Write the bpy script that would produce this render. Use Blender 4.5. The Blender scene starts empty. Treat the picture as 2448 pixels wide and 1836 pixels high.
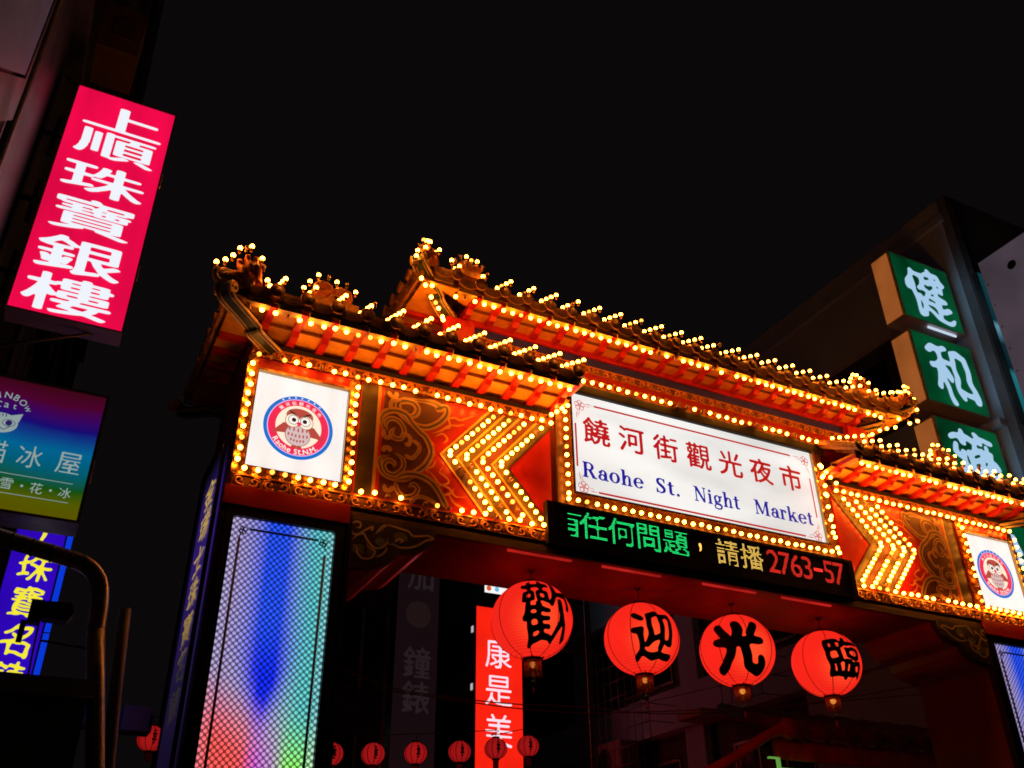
import bpy, math, random
import numpy as np
from mathutils import Vector, Matrix
random.seed(7); np.random.seed(7)
S = bpy.context.scene
COL = S.collection

# ---------------------------------------------------------------- camera, world, exposure
CAMP = Vector((-5.6999, -6.9008, 1.6))
YAW, PITCH, ROLL, FPX = -0.4710, 0.5420, -0.0110, 2232.9
def make_camera():
    cd = bpy.data.cameras.new('camera'); co = bpy.data.objects.new('camera', cd); COL.objects.link(co)
    cy, sy, cp, sp = math.cos(YAW), math.sin(YAW), math.cos(PITCH), math.sin(PITCH)
    f = Vector((-sy*cp, cy*cp, sp)); r = Vector((cy, sy, 0)); u = r.cross(f)
    cr, sr = math.cos(ROLL), math.sin(ROLL)
    r2 = r*cr + u*sr; u2 = u*cr - r*sr
    m = Matrix((( r2.x, u2.x, -f.x), (r2.y, u2.y, -f.y), (r2.z, u2.z, -f.z)))
    co.matrix_world = Matrix.Translation(CAMP) @ m.to_4x4()
    cd.sensor_fit = 'HORIZONTAL'; cd.sensor_width = 36.0; cd.lens = 36.0*FPX/2448.0
    cd.clip_start = 0.05; cd.clip_end = 2000
    S.camera = co
make_camera()
W = bpy.data.worlds.new('World'); S.world = W; W.use_nodes = True
bgn = W.node_tree.nodes['Background']
bgn.inputs[0].default_value = (0.0031, 0.0025, 0.0026, 1); bgn.inputs[1].default_value = 1.0   # the black night sky over the city
S.view_settings.view_transform = 'Standard'; S.view_settings.look = 'None'
S.view_settings.exposure = 0.0; S.view_settings.gamma = 1.0
S.render.engine = 'CYCLES'
S.cycles.use_denoising = True
S.cycles.max_bounces = 5; S.cycles.diffuse_bounces = 3; S.cycles.glossy_bounces = 3
S.cycles.use_light_tree = True
S.cycles.sample_clamp_indirect = 4.0
S.cycles.filter_width = 1.75

BULB = (38.0, 11.2, .90)

# ---------------------------------------------------------------- materials
def lin(r, g, b):
    f = lambda c: (c/255)/12.92 if c/255 <= .04045 else ((c/255+.055)/1.055)**2.4
    return (f(r), f(g), f(b))
_M = {}
def pbr(name, col, rough=.5, metal=0, var=.18, scale=3.0, bump=0.0, bscale=40, spec=.5):
    if name in _M: return _M[name]
    m = bpy.data.materials.new(name); m.use_nodes = True; t = m.node_tree; n = t.nodes; l = t.links
    p = n['Principled BSDF']
    p.inputs['Metallic'].default_value = metal; p.inputs['Specular IOR Level'].default_value = spec
    tc = n.new('ShaderNodeTexCoord')
    no = n.new('ShaderNodeTexNoise'); no.inputs['Scale'].default_value = scale; no.inputs['Detail'].default_value = 6
    no.inputs['Roughness'].default_value = .65
    l.new(tc.outputs['Object'], no.inputs['Vector'])
    mr = n.new('ShaderNodeMapRange'); mr.inputs[1].default_value = .3; mr.inputs[2].default_value = .7
    mr.inputs[3].default_value = 1-var; mr.inputs[4].default_value = 1+var
    l.new(no.outputs['Fac'], mr.inputs[0])
    mx = n.new('ShaderNodeVectorMath'); mx.operation = 'SCALE'; mx.inputs[0].default_value = col
    l.new(mr.outputs[0], mx.inputs['Scale']); l.new(mx.outputs[0], p.inputs['Base Color'])
    r2 = n.new('ShaderNodeMapRange'); r2.inputs[1].default_value = .3; r2.inputs[2].default_value = .7
    r2.inputs[3].default_value = max(0, rough-.1); r2.inputs[4].default_value = min(1, rough+.12)
    l.new(no.outputs['Fac'], r2.inputs[0]); l.new(r2.outputs[0], p.inputs['Roughness'])
    if bump:
        nb = n.new('ShaderNodeTexNoise'); nb.inputs['Scale'].default_value = bscale; nb.inputs['Detail'].default_value = 4
        l.new(tc.outputs['Object'], nb.inputs['Vector'])
        b = n.new('ShaderNodeBump'); b.inputs['Strength'].default_value = bump; b.inputs['Distance'].default_value = .02
        l.new(nb.outputs['Fac'], b.inputs['Height']); l.new(b.outputs[0], p.inputs['Normal'])
    _M[name] = m; return m
def emit(name, col, st=1.0, var=0.0, scale=2.0, stretch=(1, 1, 1), gloss=0.0):
    """lit plastic face, tube or LED: emission, with an uneven backlight (var)"""
    if name in _M: return _M[name]
    m = bpy.data.materials.new(name); m.use_nodes = True; t = m.node_tree; n = t.nodes; l = t.links
    p = n['Principled BSDF']
    p.inputs['Base Color'].default_value = (*[min(.8, c*.3) for c in col], 1)
    p.inputs['Roughness'].default_value = .25 if gloss else .6
    p.inputs['Emission Color'].default_value = (*col, 1); p.inputs['Emission Strength'].default_value = st
    if var:
        tc = n.new('ShaderNodeTexCoord'); mp = n.new('ShaderNodeMapping'); mp.inputs['Scale'].default_value = stretch
        no = n.new('ShaderNodeTexNoise'); no.inputs['Scale'].default_value = scale; no.inputs['Detail'].default_value = 2
        l.new(tc.outputs['Object'], mp.inputs[0]); l.new(mp.outputs[0], no.inputs['Vector'])
        mr = n.new('ShaderNodeMapRange'); mr.inputs[1].default_value = .3; mr.inputs[2].default_value = .7
        mr.inputs[3].default_value = st*(1-var); mr.inputs[4].default_value = st*(1+var)
        l.new(no.outputs['Fac'], mr.inputs[0]); l.new(mr.outputs[0], p.inputs['Emission Strength'])
    _M[name] = m; return m
def ramp_emit(name, stops, axis, lo, hi, st=1.0, wob=.0):
    if name in _M: return _M[name]
    m = bpy.data.materials.new(name); m.use_nodes = True; t = m.node_tree; n = t.nodes; l = t.links
    p = n['Principled BSDF']; p.inputs['Base Color'].default_value = (.008, .008, .01, 1); p.inputs['Roughness'].default_value = .3
    tc = n.new('ShaderNodeTexCoord'); sp = n.new('ShaderNodeSeparateXYZ'); l.new(tc.outputs['Object'], sp.inputs[0])
    no = n.new('ShaderNodeTexNoise'); no.inputs['Scale'].default_value = 2.2; l.new(tc.outputs['Object'], no.inputs['Vector'])
    ma = n.new('ShaderNodeMath'); ma.operation = 'MULTIPLY_ADD'; ma.inputs[1].default_value = wob
    l.new(no.outputs['Fac'], ma.inputs[0]); l.new(sp.outputs[axis], ma.inputs[2])
    mr = n.new('ShaderNodeMapRange'); mr.inputs[1].default_value = lo+wob*.5; mr.inputs[2].default_value = hi+wob*.5
    l.new(ma.outputs[0], mr.inputs[0])
    cr = n.new('ShaderNodeValToRGB'); e = cr.color_ramp.elements
    while len(e) < len(stops): e.new(.5)
    for k, (q, c) in enumerate(stops): e[k].position = q; e[k].color = (*c, 1)
    l.new(mr.outputs[0], cr.inputs[0]); l.new(cr.outputs[0], p.inputs['Emission Color'])
    p.inputs['Emission Strength'].default_value = st
    _M[name] = m; return m

# ---------------------------------------------------------------- geometry helpers
class MB:
    def __init__(s): s.v = []; s.f = []; s.m = []; s.sm = []
    def add(s, vs, fs, mi=0, smooth=False):
        o = len(s.v); s.v += [tuple(p) for p in vs]
        for q in fs: s.f.append(tuple(i+o for i in q)); s.m.append(mi); s.sm.append(smooth)
        return s
    def box(s, x0, x1, y0, y1, z0, z1, mi=0):
        if x0 > x1: x0, x1 = x1, x0
        return s.add([(x0,y0,z0),(x1,y0,z0),(x1,y1,z0),(x0,y1,z0),(x0,y0,z1),(x1,y0,z1),(x1,y1,z1),(x0,y1,z1)],
              [(0,3,2,1),(4,5,6,7),(0,1,5,4),(1,2,6,5),(2,3,7,6),(3,0,4,7)], mi)
    def prism(s, pts, mapf, d0, d1, mi=0, smooth=False):
        n = len(pts)
        return s.add([mapf(a, b, d0) for a, b in pts]+[mapf(a, b, d1) for a, b in pts],
              [tuple(range(n-1, -1, -1)), tuple(range(n, 2*n))]+[(i, (i+1) % n, n+(i+1) % n, n+i) for i in range(n)], mi, smooth)
    def tube(s, pts, r, n=8, mi=0, cap=True, closed=False):
        pts = [Vector(p) for p in pts]; L = len(pts); rs = r if isinstance(r, (list, tuple)) else [r]*L
        vs = []; up = None
        for i, p in enumerate(pts):
            a = pts[max(0, i-1)]; b = pts[min(L-1, i+1)]
            if closed: a = pts[i-1]; b = pts[(i+1) % L]
            t = (b-a).normalized() if (b-a).length > 1e-9 else Vector((0, 0, 1))
            if up is None: up = Vector((0, 0, 1)) if abs(t.z) < .9 else Vector((0, 1, 0))
            s1 = t.cross(up).normalized(); u1 = s1.cross(t).normalized(); up = u1
            for k in range(n):
                an = 2*math.pi*k/n; vs.append(p+(s1*math.cos(an)+u1*math.sin(an))*rs[i])
        fs = []
        for i in range(L if closed else L-1):
            for k in range(n):
                j = (i+1) % L; fs.append((i*n+k, i*n+(k+1) % n, j*n+(k+1) % n, j*n+k))
        s.add(vs, fs, mi, True)
        if cap and not closed:
            o = len(s.v)-L*n
            s.f.append(tuple(o+k for k in range(n-1, -1, -1))); s.m.append(mi); s.sm.append(False)
            s.f.append(tuple(o+(L-1)*n+k for k in range(n))); s.m.append(mi); s.sm.append(False)
        return s
    def lathe(s, prof, c, n=16, mi=0, axis='z', smooth=True):
        vs = []
        for r, h in prof:
            for k in range(n):
                a = 2*math.pi*k/n; x, y = r*math.cos(a), r*math.sin(a)
                q = (x, y, h) if axis == 'z' else ((x, h, y) if axis == 'y' else (h, x, y))
                vs.append((c[0]+q[0], c[1]+q[1], c[2]+q[2]))
        fs = [(i*n+k, i*n+(k+1) % n, (i+1)*n+(k+1) % n, (i+1)*n+k) for i in range(len(prof)-1) for k in range(n)]
        return s.add(vs, fs, mi, smooth)
    def build(s, name, mats, parent=None, loc=None):
        me = bpy.data.meshes.new(name); me.from_pydata(s.v, [], s.f)
        for m in (mats if isinstance(mats, (list, tuple)) else [mats]): me.materials.append(m)
        me.polygons.foreach_set('material_index', s.m); me.polygons.foreach_set('use_smooth', s.sm)
        me.update()
        return link(name, me, parent, loc)
def link(name, me, parent=None, loc=None):
    o = bpy.data.objects.new(name, me); COL.objects.link(o)
    if loc is not None: o.location = loc
    if parent is not None: attach(o, parent)
    return o
def world_loc(o):
    v = Vector((0, 0, 0))
    while o is not None:
        v = v+Vector(o.location)+(o.matrix_parent_inverse.translation if o.parent else Vector((0, 0, 0))); o = o.parent
    return v
def attach(o, parent):
    o.parent = parent; o.matrix_parent_inverse = Matrix.Translation(-world_loc(parent))
def tag(o, label, cat, group=None, kind=None):
    o['label'] = label; o['category'] = cat
    if group: o['group'] = group
    if kind: o['kind'] = kind
    return o
def thing(name, loc, label, cat, group=None):
    o = bpy.data.objects.new(name, None); COL.objects.link(o); o.location = loc; o.empty_display_size = .2
    return tag(o, label, cat, group)
def struct(o): o['kind'] = 'structure'; return o
def catmull(P, n=6, closed=False):
    P = [np.array(p, float) for p in P]; L = len(P); out = []
    for i in range(L if closed else L-1):
        a = P[i-1] if (i > 0 or closed) else P[0]; b = P[i]; c = P[(i+1) % L]
        d = P[(i+2) % L] if (i+2 < L or closed) else P[-1]
        for k in range(n):
            t = k/n
            out.append(.5*(2*b+(c-a)*t+(2*a-5*b+4*c-d)*t*t+(3*b-a-3*c+d)*t**3))
    if not closed: out.append(P[-1])
    return out
def ribbon(mb, pts2, w, mapf, d, mi=0, n=6, taper=0.0, raw=False):
    q = [np.array(p, float) for p in pts2] if raw else catmull(pts2, n)
    L = len(q); vs = []
    for i in range(L):
        t = q[min(L-1, i+1)]-q[max(0, i-1)]; t = t/(np.linalg.norm(t)+1e-9); nn = np.array([-t[1], t[0]])
        ww = w/2
        if taper: ww *= max(.12, min(1, min(i, L-1-i)/(taper*L)))
        di = d+.0005*i/L; vs += [mapf(*(q[i]+nn*ww), di), mapf(*(q[i]-nn*ww), di)]
    mb.add(vs, [(2*i, 2*i+1, 2*i+3, 2*i+2) for i in range(L-1)], mi)
def front(y0):                      # panel coordinates (x, z) on the plane y = y0, d millimetres proud of it towards the street
    return lambda a, b, d: (a, y0-d, b)

# ---------------------------------------------------------------- lettering
def font_tris(s):
    c = bpy.data.curves.new('t', 'FONT'); c.body = s; c.resolution_u = 4
    o = bpy.data.objects.new('t', c); COL.objects.link(o)
    me = bpy.data.meshes.new_from_object(o.evaluated_get(bpy.context.evaluated_depsgraph_get()))
    me.calc_loop_triangles()
    v = np.array([p.co[:2] for p in me.vertices]); t = np.array([x.vertices[:] for x in me.loop_triangles])
    bpy.data.objects.remove(o); bpy.data.curves.remove(c); bpy.data.meshes.remove(me)
    return v, t
_G = {}
def glyph_grid(ch, res=84, pad=.16):
    """one character as a soft coverage grid; its box is fitted to the unit square (CJK) or keeps its em (latin)"""
    key = (ch, res)
    if key in _G: return _G[key]
    v, t = font_tris(ch)
    lo, hi = v.min(0), v.max(0)
    s = 1.0/max(hi-lo); v = (v-(lo+hi)/2)*s
    g = np.zeros((res, res)); sz = 1+2*pad
    px = (v/sz+.5)*res
    yy, xx = np.mgrid[0:res, 0:res]+.5
    for a, b, c in t:
        A, B, C = px[a], px[b], px[c]
        x0, x1 = int(max(0, min(A[0], B[0], C[0])-1)), int(min(res, max(A[0], B[0], C[0])+2))
        y0, y1 = int(max(0, min(A[1], B[1], C[1])-1)), int(min(res, max(A[1], B[1], C[1])+2))
        if x0 >= x1 or y0 >= y1: continue
        X, Y = xx[y0:y1, x0:x1], yy[y0:y1, x0:x1]
        e = lambda P, Q: (Q[0]-P[0])*(Y-P[1])-(Q[1]-P[1])*(X-P[0])
        w1, w2, w3 = e(A, B), e(B, C), e(C, A)
        g[y0:y1, x0:x1] = np.maximum(g[y0:y1, x0:x1], ((w1 >= 0) & (w2 >= 0) & (w3 >= 0)) | ((w1 <= 0) & (w2 <= 0) & (w3 <= 0)))
    _G[key] = g; return g
def blur(g, sx, sy=None):
    sy = sx if sy is None else sy
    for ax, s in ((1, sx), (0, sy)):
        if s <= 0: continue
        r = int(3*s)+1; k = np.exp(-.5*(np.arange(-r, r+1)/s)**2); k /= k.sum()
        g = np.apply_along_axis(lambda q: np.convolve(q, k, 'same'), ax, g)
    return g
def warp(g, amp, seed, shear=0.0):
    """brush-written look: strokes wander and slant"""
    rs = np.random.RandomState(seed); n = g.shape[0]
    yy, xx = np.mgrid[0:n, 0:n].astype(float)
    dx = np.zeros((n, n)); dy = np.zeros((n, n))
    for f in (1.3, 2.4, 4.1):
        a, b, c, d = rs.rand(4)*6.28
        dx += amp/f*np.sin(f*6.28*yy/n+a)*np.cos(f*4*xx/n+b); dy += amp/f*np.sin(f*6.28*xx/n+c)*np.cos(f*4*yy/n+d)
    X = np.clip(xx+dx-shear*(yy-n/2), 0, n-1.01); Y = np.clip(yy+dy+shear*.5*(xx-n/2), 0, n-1.01)
    x0, y0 = X.astype(int), Y.astype(int); fx, fy = X-x0, Y-y0
    return g[y0, x0]*(1-fx)*(1-fy)+g[y0, x0+1]*fx*(1-fy)+g[y0+1, x0]*(1-fx)*fy+g[y0+1, x0+1]*fx*fy
def march(g, th):
    """filled iso-region of a grid as polygons in 0..1 coordinates"""
    n, m = g.shape; V = []; F = []; idx = {}
    def vid(x, y):
        k = (round(x*64), round(y*64))
        if k not in idx: idx[k] = len(V); V.append((x, y))
        return idx[k]
    ins = g > th
    for j in range(n-1):
        i = 0
        while i < m-1:
            q = (ins[j, i], ins[j, i+1], ins[j+1, i+1], ins[j+1, i])
            if not any(q): i += 1; continue
            P = ((i, j), (i+1, j), (i+1, j+1), (i, j+1)); vals = (g[j, i], g[j, i+1], g[j+1, i+1], g[j+1, i])
            poly = []
            for k in range(4):
                a, b = vals[k], vals[(k+1) % 4]; p, r = P[k], P[(k+1) % 4]
                if q[k]: poly.append(vid(*p))
                if q[k] != q[(k+1) % 4]:
                    t = (th-a)/(b-a); poly.append(vid(p[0]+(r[0]-p[0])*t, p[1]+(r[1]-p[1])*t))
            if len(set(poly)) > 2: F.append(poly)
            i += 1
    V = [((x+.5)/m, (y+.5)/n) for x, y in V]
    return V, F
def put_glyph(mb, ch, cu, cv, w, h, mapf, d, mi=0, th=.5, sx=1.0, sy=None, amp=0, seed=0, shear=0, res=84, clip=None, rot=0):
    g = glyph_grid(ch, res)
    if amp or shear: g = warp(g, amp, seed, shear)
    g = blur(g, sx, sy)
    V, F = march(g, th)
    sz = 1.32; c, s = math.cos(rot), math.sin(rot)
    out = []
    for x, y in V:
        a, b = (x-.5)*sz*w, (y-.5)*sz*h
        out.append(mapf(cu+a*c-b*s, cv+a*s+b*c, d))
    mb.add(out, F, mi)
def glyph_part(parent, mat, *a, name='character', **k):
    mb = MB(); put_glyph(mb, *a, **k); return mb.build(name, mat, parent)
def arms(parent, boxes, mat, name='bracket_arm'):
    for q in boxes: b = MB(); b.box(*q); b.build(name, mat, parent)
# ---- a high-contrast serif alphabet, drawn from stems, bowls and hairlines
def serif_grid(ch, res=100):
    n = int(res*1.15); yy, xx = np.mgrid[0:n, 0:n].astype(float); X = xx/res-.03; Y = yy/res-.26
    g = np.zeros((n, n), bool)
    R = lambda x0, y0, x1, y1: (X >= x0) & (X <= x1) & (Y >= y0) & (Y <= y1)
    E = lambda x, y, a, b: ((X-x)/a)**2+((Y-y)/b)**2 <= 1
    def P(pts):
        ins = np.zeros((n, n), bool); L = len(pts)
        for i in range(L):
            (x1, y1), (x2, y2) = pts[i], pts[(i+1) % L]
            if y1 == y2: continue
            c = ((y1 > Y) != (y2 > Y)) & (X < (x2-x1)*(Y-y1)/(y2-y1)+x1); ins ^= c
        return ins
    def B(pts):
        r = np.zeros((n, n), bool)
        for x, y, w in catmull(pts, 14): r |= (X-x)**2+(Y-y)**2 <= w*w
        return r
    rg = lambda x, y, a, b, a2, b2: E(x, y, a, b) & ~E(x, y, a2, b2)
    if ch == 'R': g = R(.06,0,.17,.68)|R(0,0,.24,.03)|R(0,.65,.28,.68)|(rg(.27,.505,.22,.175,.11,.145)&(X>.25))|R(.15,.33,.3,.36)|P([(.24,.34),(.37,.35),(.57,0),(.44,0)])|R(.42,0,.62,.03); w = .62
    elif ch == 'a': g = rg(.2,.13,.18,.14,.085,.105)|R(.3,.02,.4,.33)|(rg(.24,.31,.16,.155,.065,.125)&(Y>.31))|E(.1,.34,.055,.055)|R(.36,0,.47,.03); w = .47
    elif ch == 'o': g = rg(.24,.23,.235,.24,.12,.21); w = .5
    elif ch == 'e': g = (rg(.24,.23,.235,.24,.12,.21)&~((X>.26)&(Y>.1)&(Y<.235)))|R(.1,.235,.46,.265); w = .48
    elif ch == 'h': g = R(.06,0,.16,.7)|R(0,0,.22,.03)|R(0,.67,.16,.7)|R(.33,0,.43,.31)|R(.28,0,.49,.03)|(rg(.275,.3,.155,.165,.07,.125)&(Y>.3)); w = .51
    elif ch == 'S': g = B([(.4,.54,.02),(.34,.64,.022),(.23,.665,.024),(.11,.6,.045),(.12,.46,.055),(.24,.36,.062),(.36,.25,.058),(.38,.12,.048),(.26,.02,.024),(.12,.05,.02),(.05,.17,.018)])|R(.39,.48,.42,.68)|R(.04,0,.07,.2); w = .48
    elif ch == 't': g = R(.09,.07,.19,.6)|R(0,.43,.31,.46)|B([(.14,.08,.05),(.2,.035,.035),(.3,.05,.014)]); w = .34
    elif ch == '.': g = E(.08,.06,.062,.062); w = .22
    elif ch == 'N': g = R(.1,0,.13,.68)|R(.53,0,.56,.68)|P([(.05,.68),(.19,.68),(.56,.03),(.56,0),(.48,0)])|R(.02,0,.22,.028)|R(0,.652,.17,.68)|R(.44,.652,.64,.68); w = .66
    elif ch == 'i': g = R(.08,0,.18,.46)|R(.01,0,.25,.028)|R(.02,.432,.18,.46)|E(.13,.6,.062,.062); w = .27
    elif ch == 'g': g = rg(.2,.3,.18,.165,.085,.135)|B([(.32,.4,.03),(.43,.43,.03)])|B([(.1,.17,.026),(.07,.11,.03),(.15,.06,.04),(.31,.04,.045),(.4,-.04,.04),(.34,-.15,.026),(.2,-.18,.022),(.05,-.14,.025),(.03,-.05,.024),(.1,.02,.02)]); w = .47
    elif ch == 'M': g = R(.09,0,.12,.68)|R(.63,0,.74,.68)|P([(.05,.68),(.2,.68),(.43,.1),(.38,0)])|P([(.38,0),(.42,.04),(.68,.68),(.64,.68)])|R(.02,0,.2,.028)|R(.55,0,.82,.028)|R(0,.652,.2,.68)|R(.62,.652,.82,.68); w = .84
    elif ch == 'r': g = R(.06,0,.16,.46)|R(0,0,.23,.028)|R(0,.432,.16,.46)|E(.31,.39,.058,.058)|(rg(.25,.3,.13,.17,.08,.13)&(Y>.32)&(X<.3)); w = .39
    elif ch == 'k': g = R(.05,0,.15,.7)|R(0,0,.21,.028)|R(0,.67,.15,.7)|P([(.15,.21),(.36,.45),(.41,.45),(.15,.15)])|P([(.2,.25),(.29,.34),(.5,0),(.37,0)])|R(.31,0,.54,.028)|R(.29,.432,.49,.46); w = .54
    return g.astype(float), w
def serif_text(mb, s, x0, x1, base, em, mapf, d, mi=0):
    ws = [(.34 if c == ' ' else serif_grid(c)[1]) for c in s]
    tot = sum(ws)+.055*(len(s)-1); k = (x1-x0)/tot; x = x0
    for c, w in zip(s, ws):
        if c != ' ':
            g, _ = serif_grid(c); V, F = march(blur(g, 1.5), .22); n = g.shape[0]
            mb.add([mapf(x+((a*n)/100-.03)*k, base+((b*n)/100-.26)*em, d) for a, b in V], F, mi)
        x += (w+.055)*k

# ---------------------------------------------------------------- light bulbs
M_socket = pbr('brass_socket', (.35, .17, .06), .35, .6)
M_bulb = emit('lit_bulb_glass', BULB, 1.0); M_dim = emit('tired_bulb_glass', (4.2, 1.25, .16), 1.0)
_tmp = bpy.data.materials.new('unlit_bulb_glass'); _tmp.use_nodes = True
_p = _tmp.node_tree.nodes['Principled BSDF']; _p.inputs['Base Color'].default_value = (.75, .5, .38, 1); _p.inputs['Roughness'].default_value = .12
_p.inputs['Transmission Weight'].default_value = .55
M_off = _tmp
def ico():
    import bmesh
    bm = bmesh.new(); bmesh.ops.create_icosphere(bm, subdivisions=2, radius=1)
    v = [p.co.copy() for p in bm.verts]; f = [tuple(x.index for x in q.verts) for q in bm.faces]; bm.free(); return v, f
ICO = ico()
def bulb_geo(mb, R=.0198, off=Matrix.Identity(4), lit=True):
    V, F = ICO
    mb.add([off @ (p*R+Vector((0, 0, .05))) for p in V], F, (2, 0, 3)[int(lit)], True)
    n = 7; ring = []
    for r, h in ((.013, 0), (.014, .028), (.011, .034)):
        for k in range(n): ring.append(off @ Vector((r*math.cos(6.2832*k/n), r*math.sin(6.2832*k/n), h)))
    mb.add(ring, [(i*n+k, i*n+(k+1) % n, (i+1)*n+(k+1) % n, (i+1)*n+k) for i in range(2) for k in range(n)], 1, True)
def bulb_mesh(lit):
    mb = MB(); bulb_geo(mb, lit=lit); o = mb.build('light_bulb', [M_bulb, M_socket, M_off, M_dim]); me = o.data; bpy.data.objects.remove(o); return me
ME_BULB = [bulb_mesh(k) for k in (0, 1, 2)]        # dead, bright, tired
def rot_to(d): return Vector((0, 0, 1)).rotation_difference(Vector(d).normalized())
def place_bulbs(lst, parent, limit=100):
    """lst: (position of the socket base, direction, lit). The nearest `limit` are parts, the rest one part."""
    lst = sorted(lst, key=lambda q: (Vector(q[0])-CAMP).length)
    for p, d, lit in lst[:limit]:
        o = link('light_bulb', ME_BULB[int(lit)], None, p); o.rotation_mode = 'QUATERNION'; o.rotation_quaternion = rot_to(d)
        attach(o, parent)
    if len(lst) > limit:
        mb = MB()
        for p, d, lit in lst[limit:]: bulb_geo(mb, off=Matrix.LocRotScale(Vector(p), rot_to(d), None), lit=lit)
        o = mb.build('light_bulbs', [M_bulb, M_socket, M_off, M_dim], parent); o['kind'] = 'stuff'
F_ = (0, -1, 0)
def lit(p=.07): return 0 if random.random() < p else (2 if random.random() < .09 else 1)
def row(a, b, sp, d=F_, off=.07):
    a, b = Vector(a), Vector(b); n = max(1, round((b-a).length/sp))
    return [((a+(b-a)*(i/n)+Vector((random.uniform(-.007, .007), 0, random.uniform(-.007, .007))))[:], d, lit(off)) for i in range(n+1)]

# ---------------------------------------------------------------- gate materials
M_red = pbr('red_gate_paint', (.50, .014, .010), .33, var=.15, scale=4, bump=.08, bscale=14)
M_redmat = pbr('dull_red_beam_paint', (.26, .035, .030), .5, var=.25, scale=5, bump=.1)
M_orange = pbr('orange_soffit_paint', (.76, .35, .030), .5, var=.30, scale=5, bump=.12)
M_yellow = pbr('yellow_eave_block_paint', (.55, .34, .075), .5, var=.2, scale=9)
M_tile = pbr('brown_glazed_tile', (.48, .22, .075), .42, var=.45, scale=14, bump=.35, bscale=30)
M_tileedge = pbr('tile_rim', (.12, .055, .02), .4, var=.3, scale=20)
M_gold = pbr('gilded_moulding', (.62, .235, .045), .33, .35, var=.3, scale=25)
M_goldd = pbr('dark_gilded_recess', (.16, .045, .012), .5, .1, var=.3, scale=25)
M_brass = pbr('brass_frame', (.50, .25, .07), .22, .9, var=.2, scale=8)
M_black = pbr('black_metal', (.012, .01, .01), .45, .2, var=.3)
M_blue = pbr('dark_blue_frieze', (.010, .016, .42), .5, var=.3)
M_green = pbr('dark_green_bracket', (.018, .040, .026), .4, var=.4, scale=12)
M_trim = pbr('pale_gold_trim', (.50, .32, .12), .4, .2, var=.3, scale=15)
M_brown = pbr('dark_brown_panel', (.11, .022, .009), .45, var=.25, scale=7)
M_cloud = pbr('cloud_band_paint', (.42, .25, .10), .5, var=.3, scale=12)
M_line = pbr('gold_line_paint', (.62, .30, .07), .45, .1, var=.2)
M_ara = pbr('orange_scroll_paint', (.80, .30, .03), .45, var=.2)
M_olive = pbr('olive_chevron_paint', (.085, .06, .007), .5, var=.25, scale=10)
M_mauve = pbr('mauve_chevron_paint', (.075, .034, .030), .5, var=.25, scale=10)
M_rust = pbr('rust_chevron_paint', (.11, .022, .012), .5, var=.25, scale=10)
M_dkgold = pbr('dark_gilt_panel', (.055, .035, .011), .45, .2, var=.35, scale=9)  # dark gilt colour of the divider and chevron border
M_orn = pbr('orange_ridge_ceramic', (.55, .14, .03), .4, var=.3, scale=18, bump=.2)
M_matte = pbr('matte_black_paint', (.006, .005, .005), .8)
M_wire = pbr('dark_cable', (.05, .045, .05), .6)

# ================================================================ ground
g = MB(); g.add([(-300,-300,0),(300,-300,0),(300,300,0),(-300,300,0)], [(0,1,2,3)])
struct(g.build('ground', pbr('dark_asphalt', (.045, .045, .05), .6, var=.3, scale=2, bump=.2)))

# ================================================================ the gate
gate = thing('market_gate', (0, .5, 0), 'red and gold night market gate with tiered tile roofs outlined in light bulbs', 'gate')
bulbs = []
core = MB()
core.box(-4.68, 4.68, .03, 1.03, 4.6, 6.02)
core.build('beam', M_redmat, gate)
up = MB(); up.box(-2.62, 2.62, .31, .8, 6.03, 7.2)
up.build('upper_wall', M_red, gate)
for s in (-1, 1):
    p = MB(); p.box(s*3.69, s*4.68, .04, 1.03, 0, 4.598)
    p.box(s*3.665, s*3.70, -.03, .045, 0, 4.62, 1); p.box(s*4.66, s*4.70, -.03, .045, 0, 4.62, 1)      # corner trims
    p.build('pillar', [M_redmat, M_black], gate)
# black line on top of the field and black skirting under it
for s in (-1, 1):
    tr = MB(); tr.box(s*1.78, s*4.7, -.03, .03, 6.0, 6.045); tr.build('band', M_matte, gate)
    tr = MB(); tr.box(s*3.69, s*4.7, -.038, .03, 4.535, 4.69); tr.build('skirting', M_red, gate)
lip = MB(); lip.box(-3.68, 3.68, -.02, .03, 4.585, 4.655)
lip.build('beam_lip', pbr('worn_brown_lip', (.10, .05, .025), .5, var=.4, scale=10), gate)

def moulding(x0, x1, z0, z1, y, name, sp=.115):
    """carved gilded moulding: a row of paired scroll tiles"""
    mb = MB(); mb.box(x0, x1, y, y+.03, z0, z1, 1)
    n = max(2, round((x1-x0)/sp)); w = (x1-x0)/n; h = z1-z0
    for i in range(n):
        cx = x0+w*(i+.5); cz = (z0+z1)/2; flip = 1 if i % 2 else -1
        sp_ = [(cx+flip*(r*w)*math.cos(t)-flip*.04*w, y-.006, cz+(r*h)*math.sin(t)*.95) for r, t in
               [(.42-.035*k*.95, -2.3+k*.62) for k in range(12)]]
        mb.tube(sp_, [.0105]*6+[.009]*6, 5, 0)
        mb.tube([(cx+flip*w*.47, y-.004, z0+.01), (cx+flip*w*.30, y-.008, cz+h*.30), (cx-flip*w*.1, y-.006, z1-.008)], .009, 5, 0)
        if i % 2 == 0: mb.box(cx-w*.5-.004, cx-w*.5+.004, y-.012, y, z0, z1, 1)
    mb.box(x0, x1, y-.016, y-.002, z1-.010, z1, 0); mb.box(x0, x1, y-.012, y-.002, z0, z0+.008, 0)
    return mb.build(name, [M_gold, M_goldd], gate)
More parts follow.
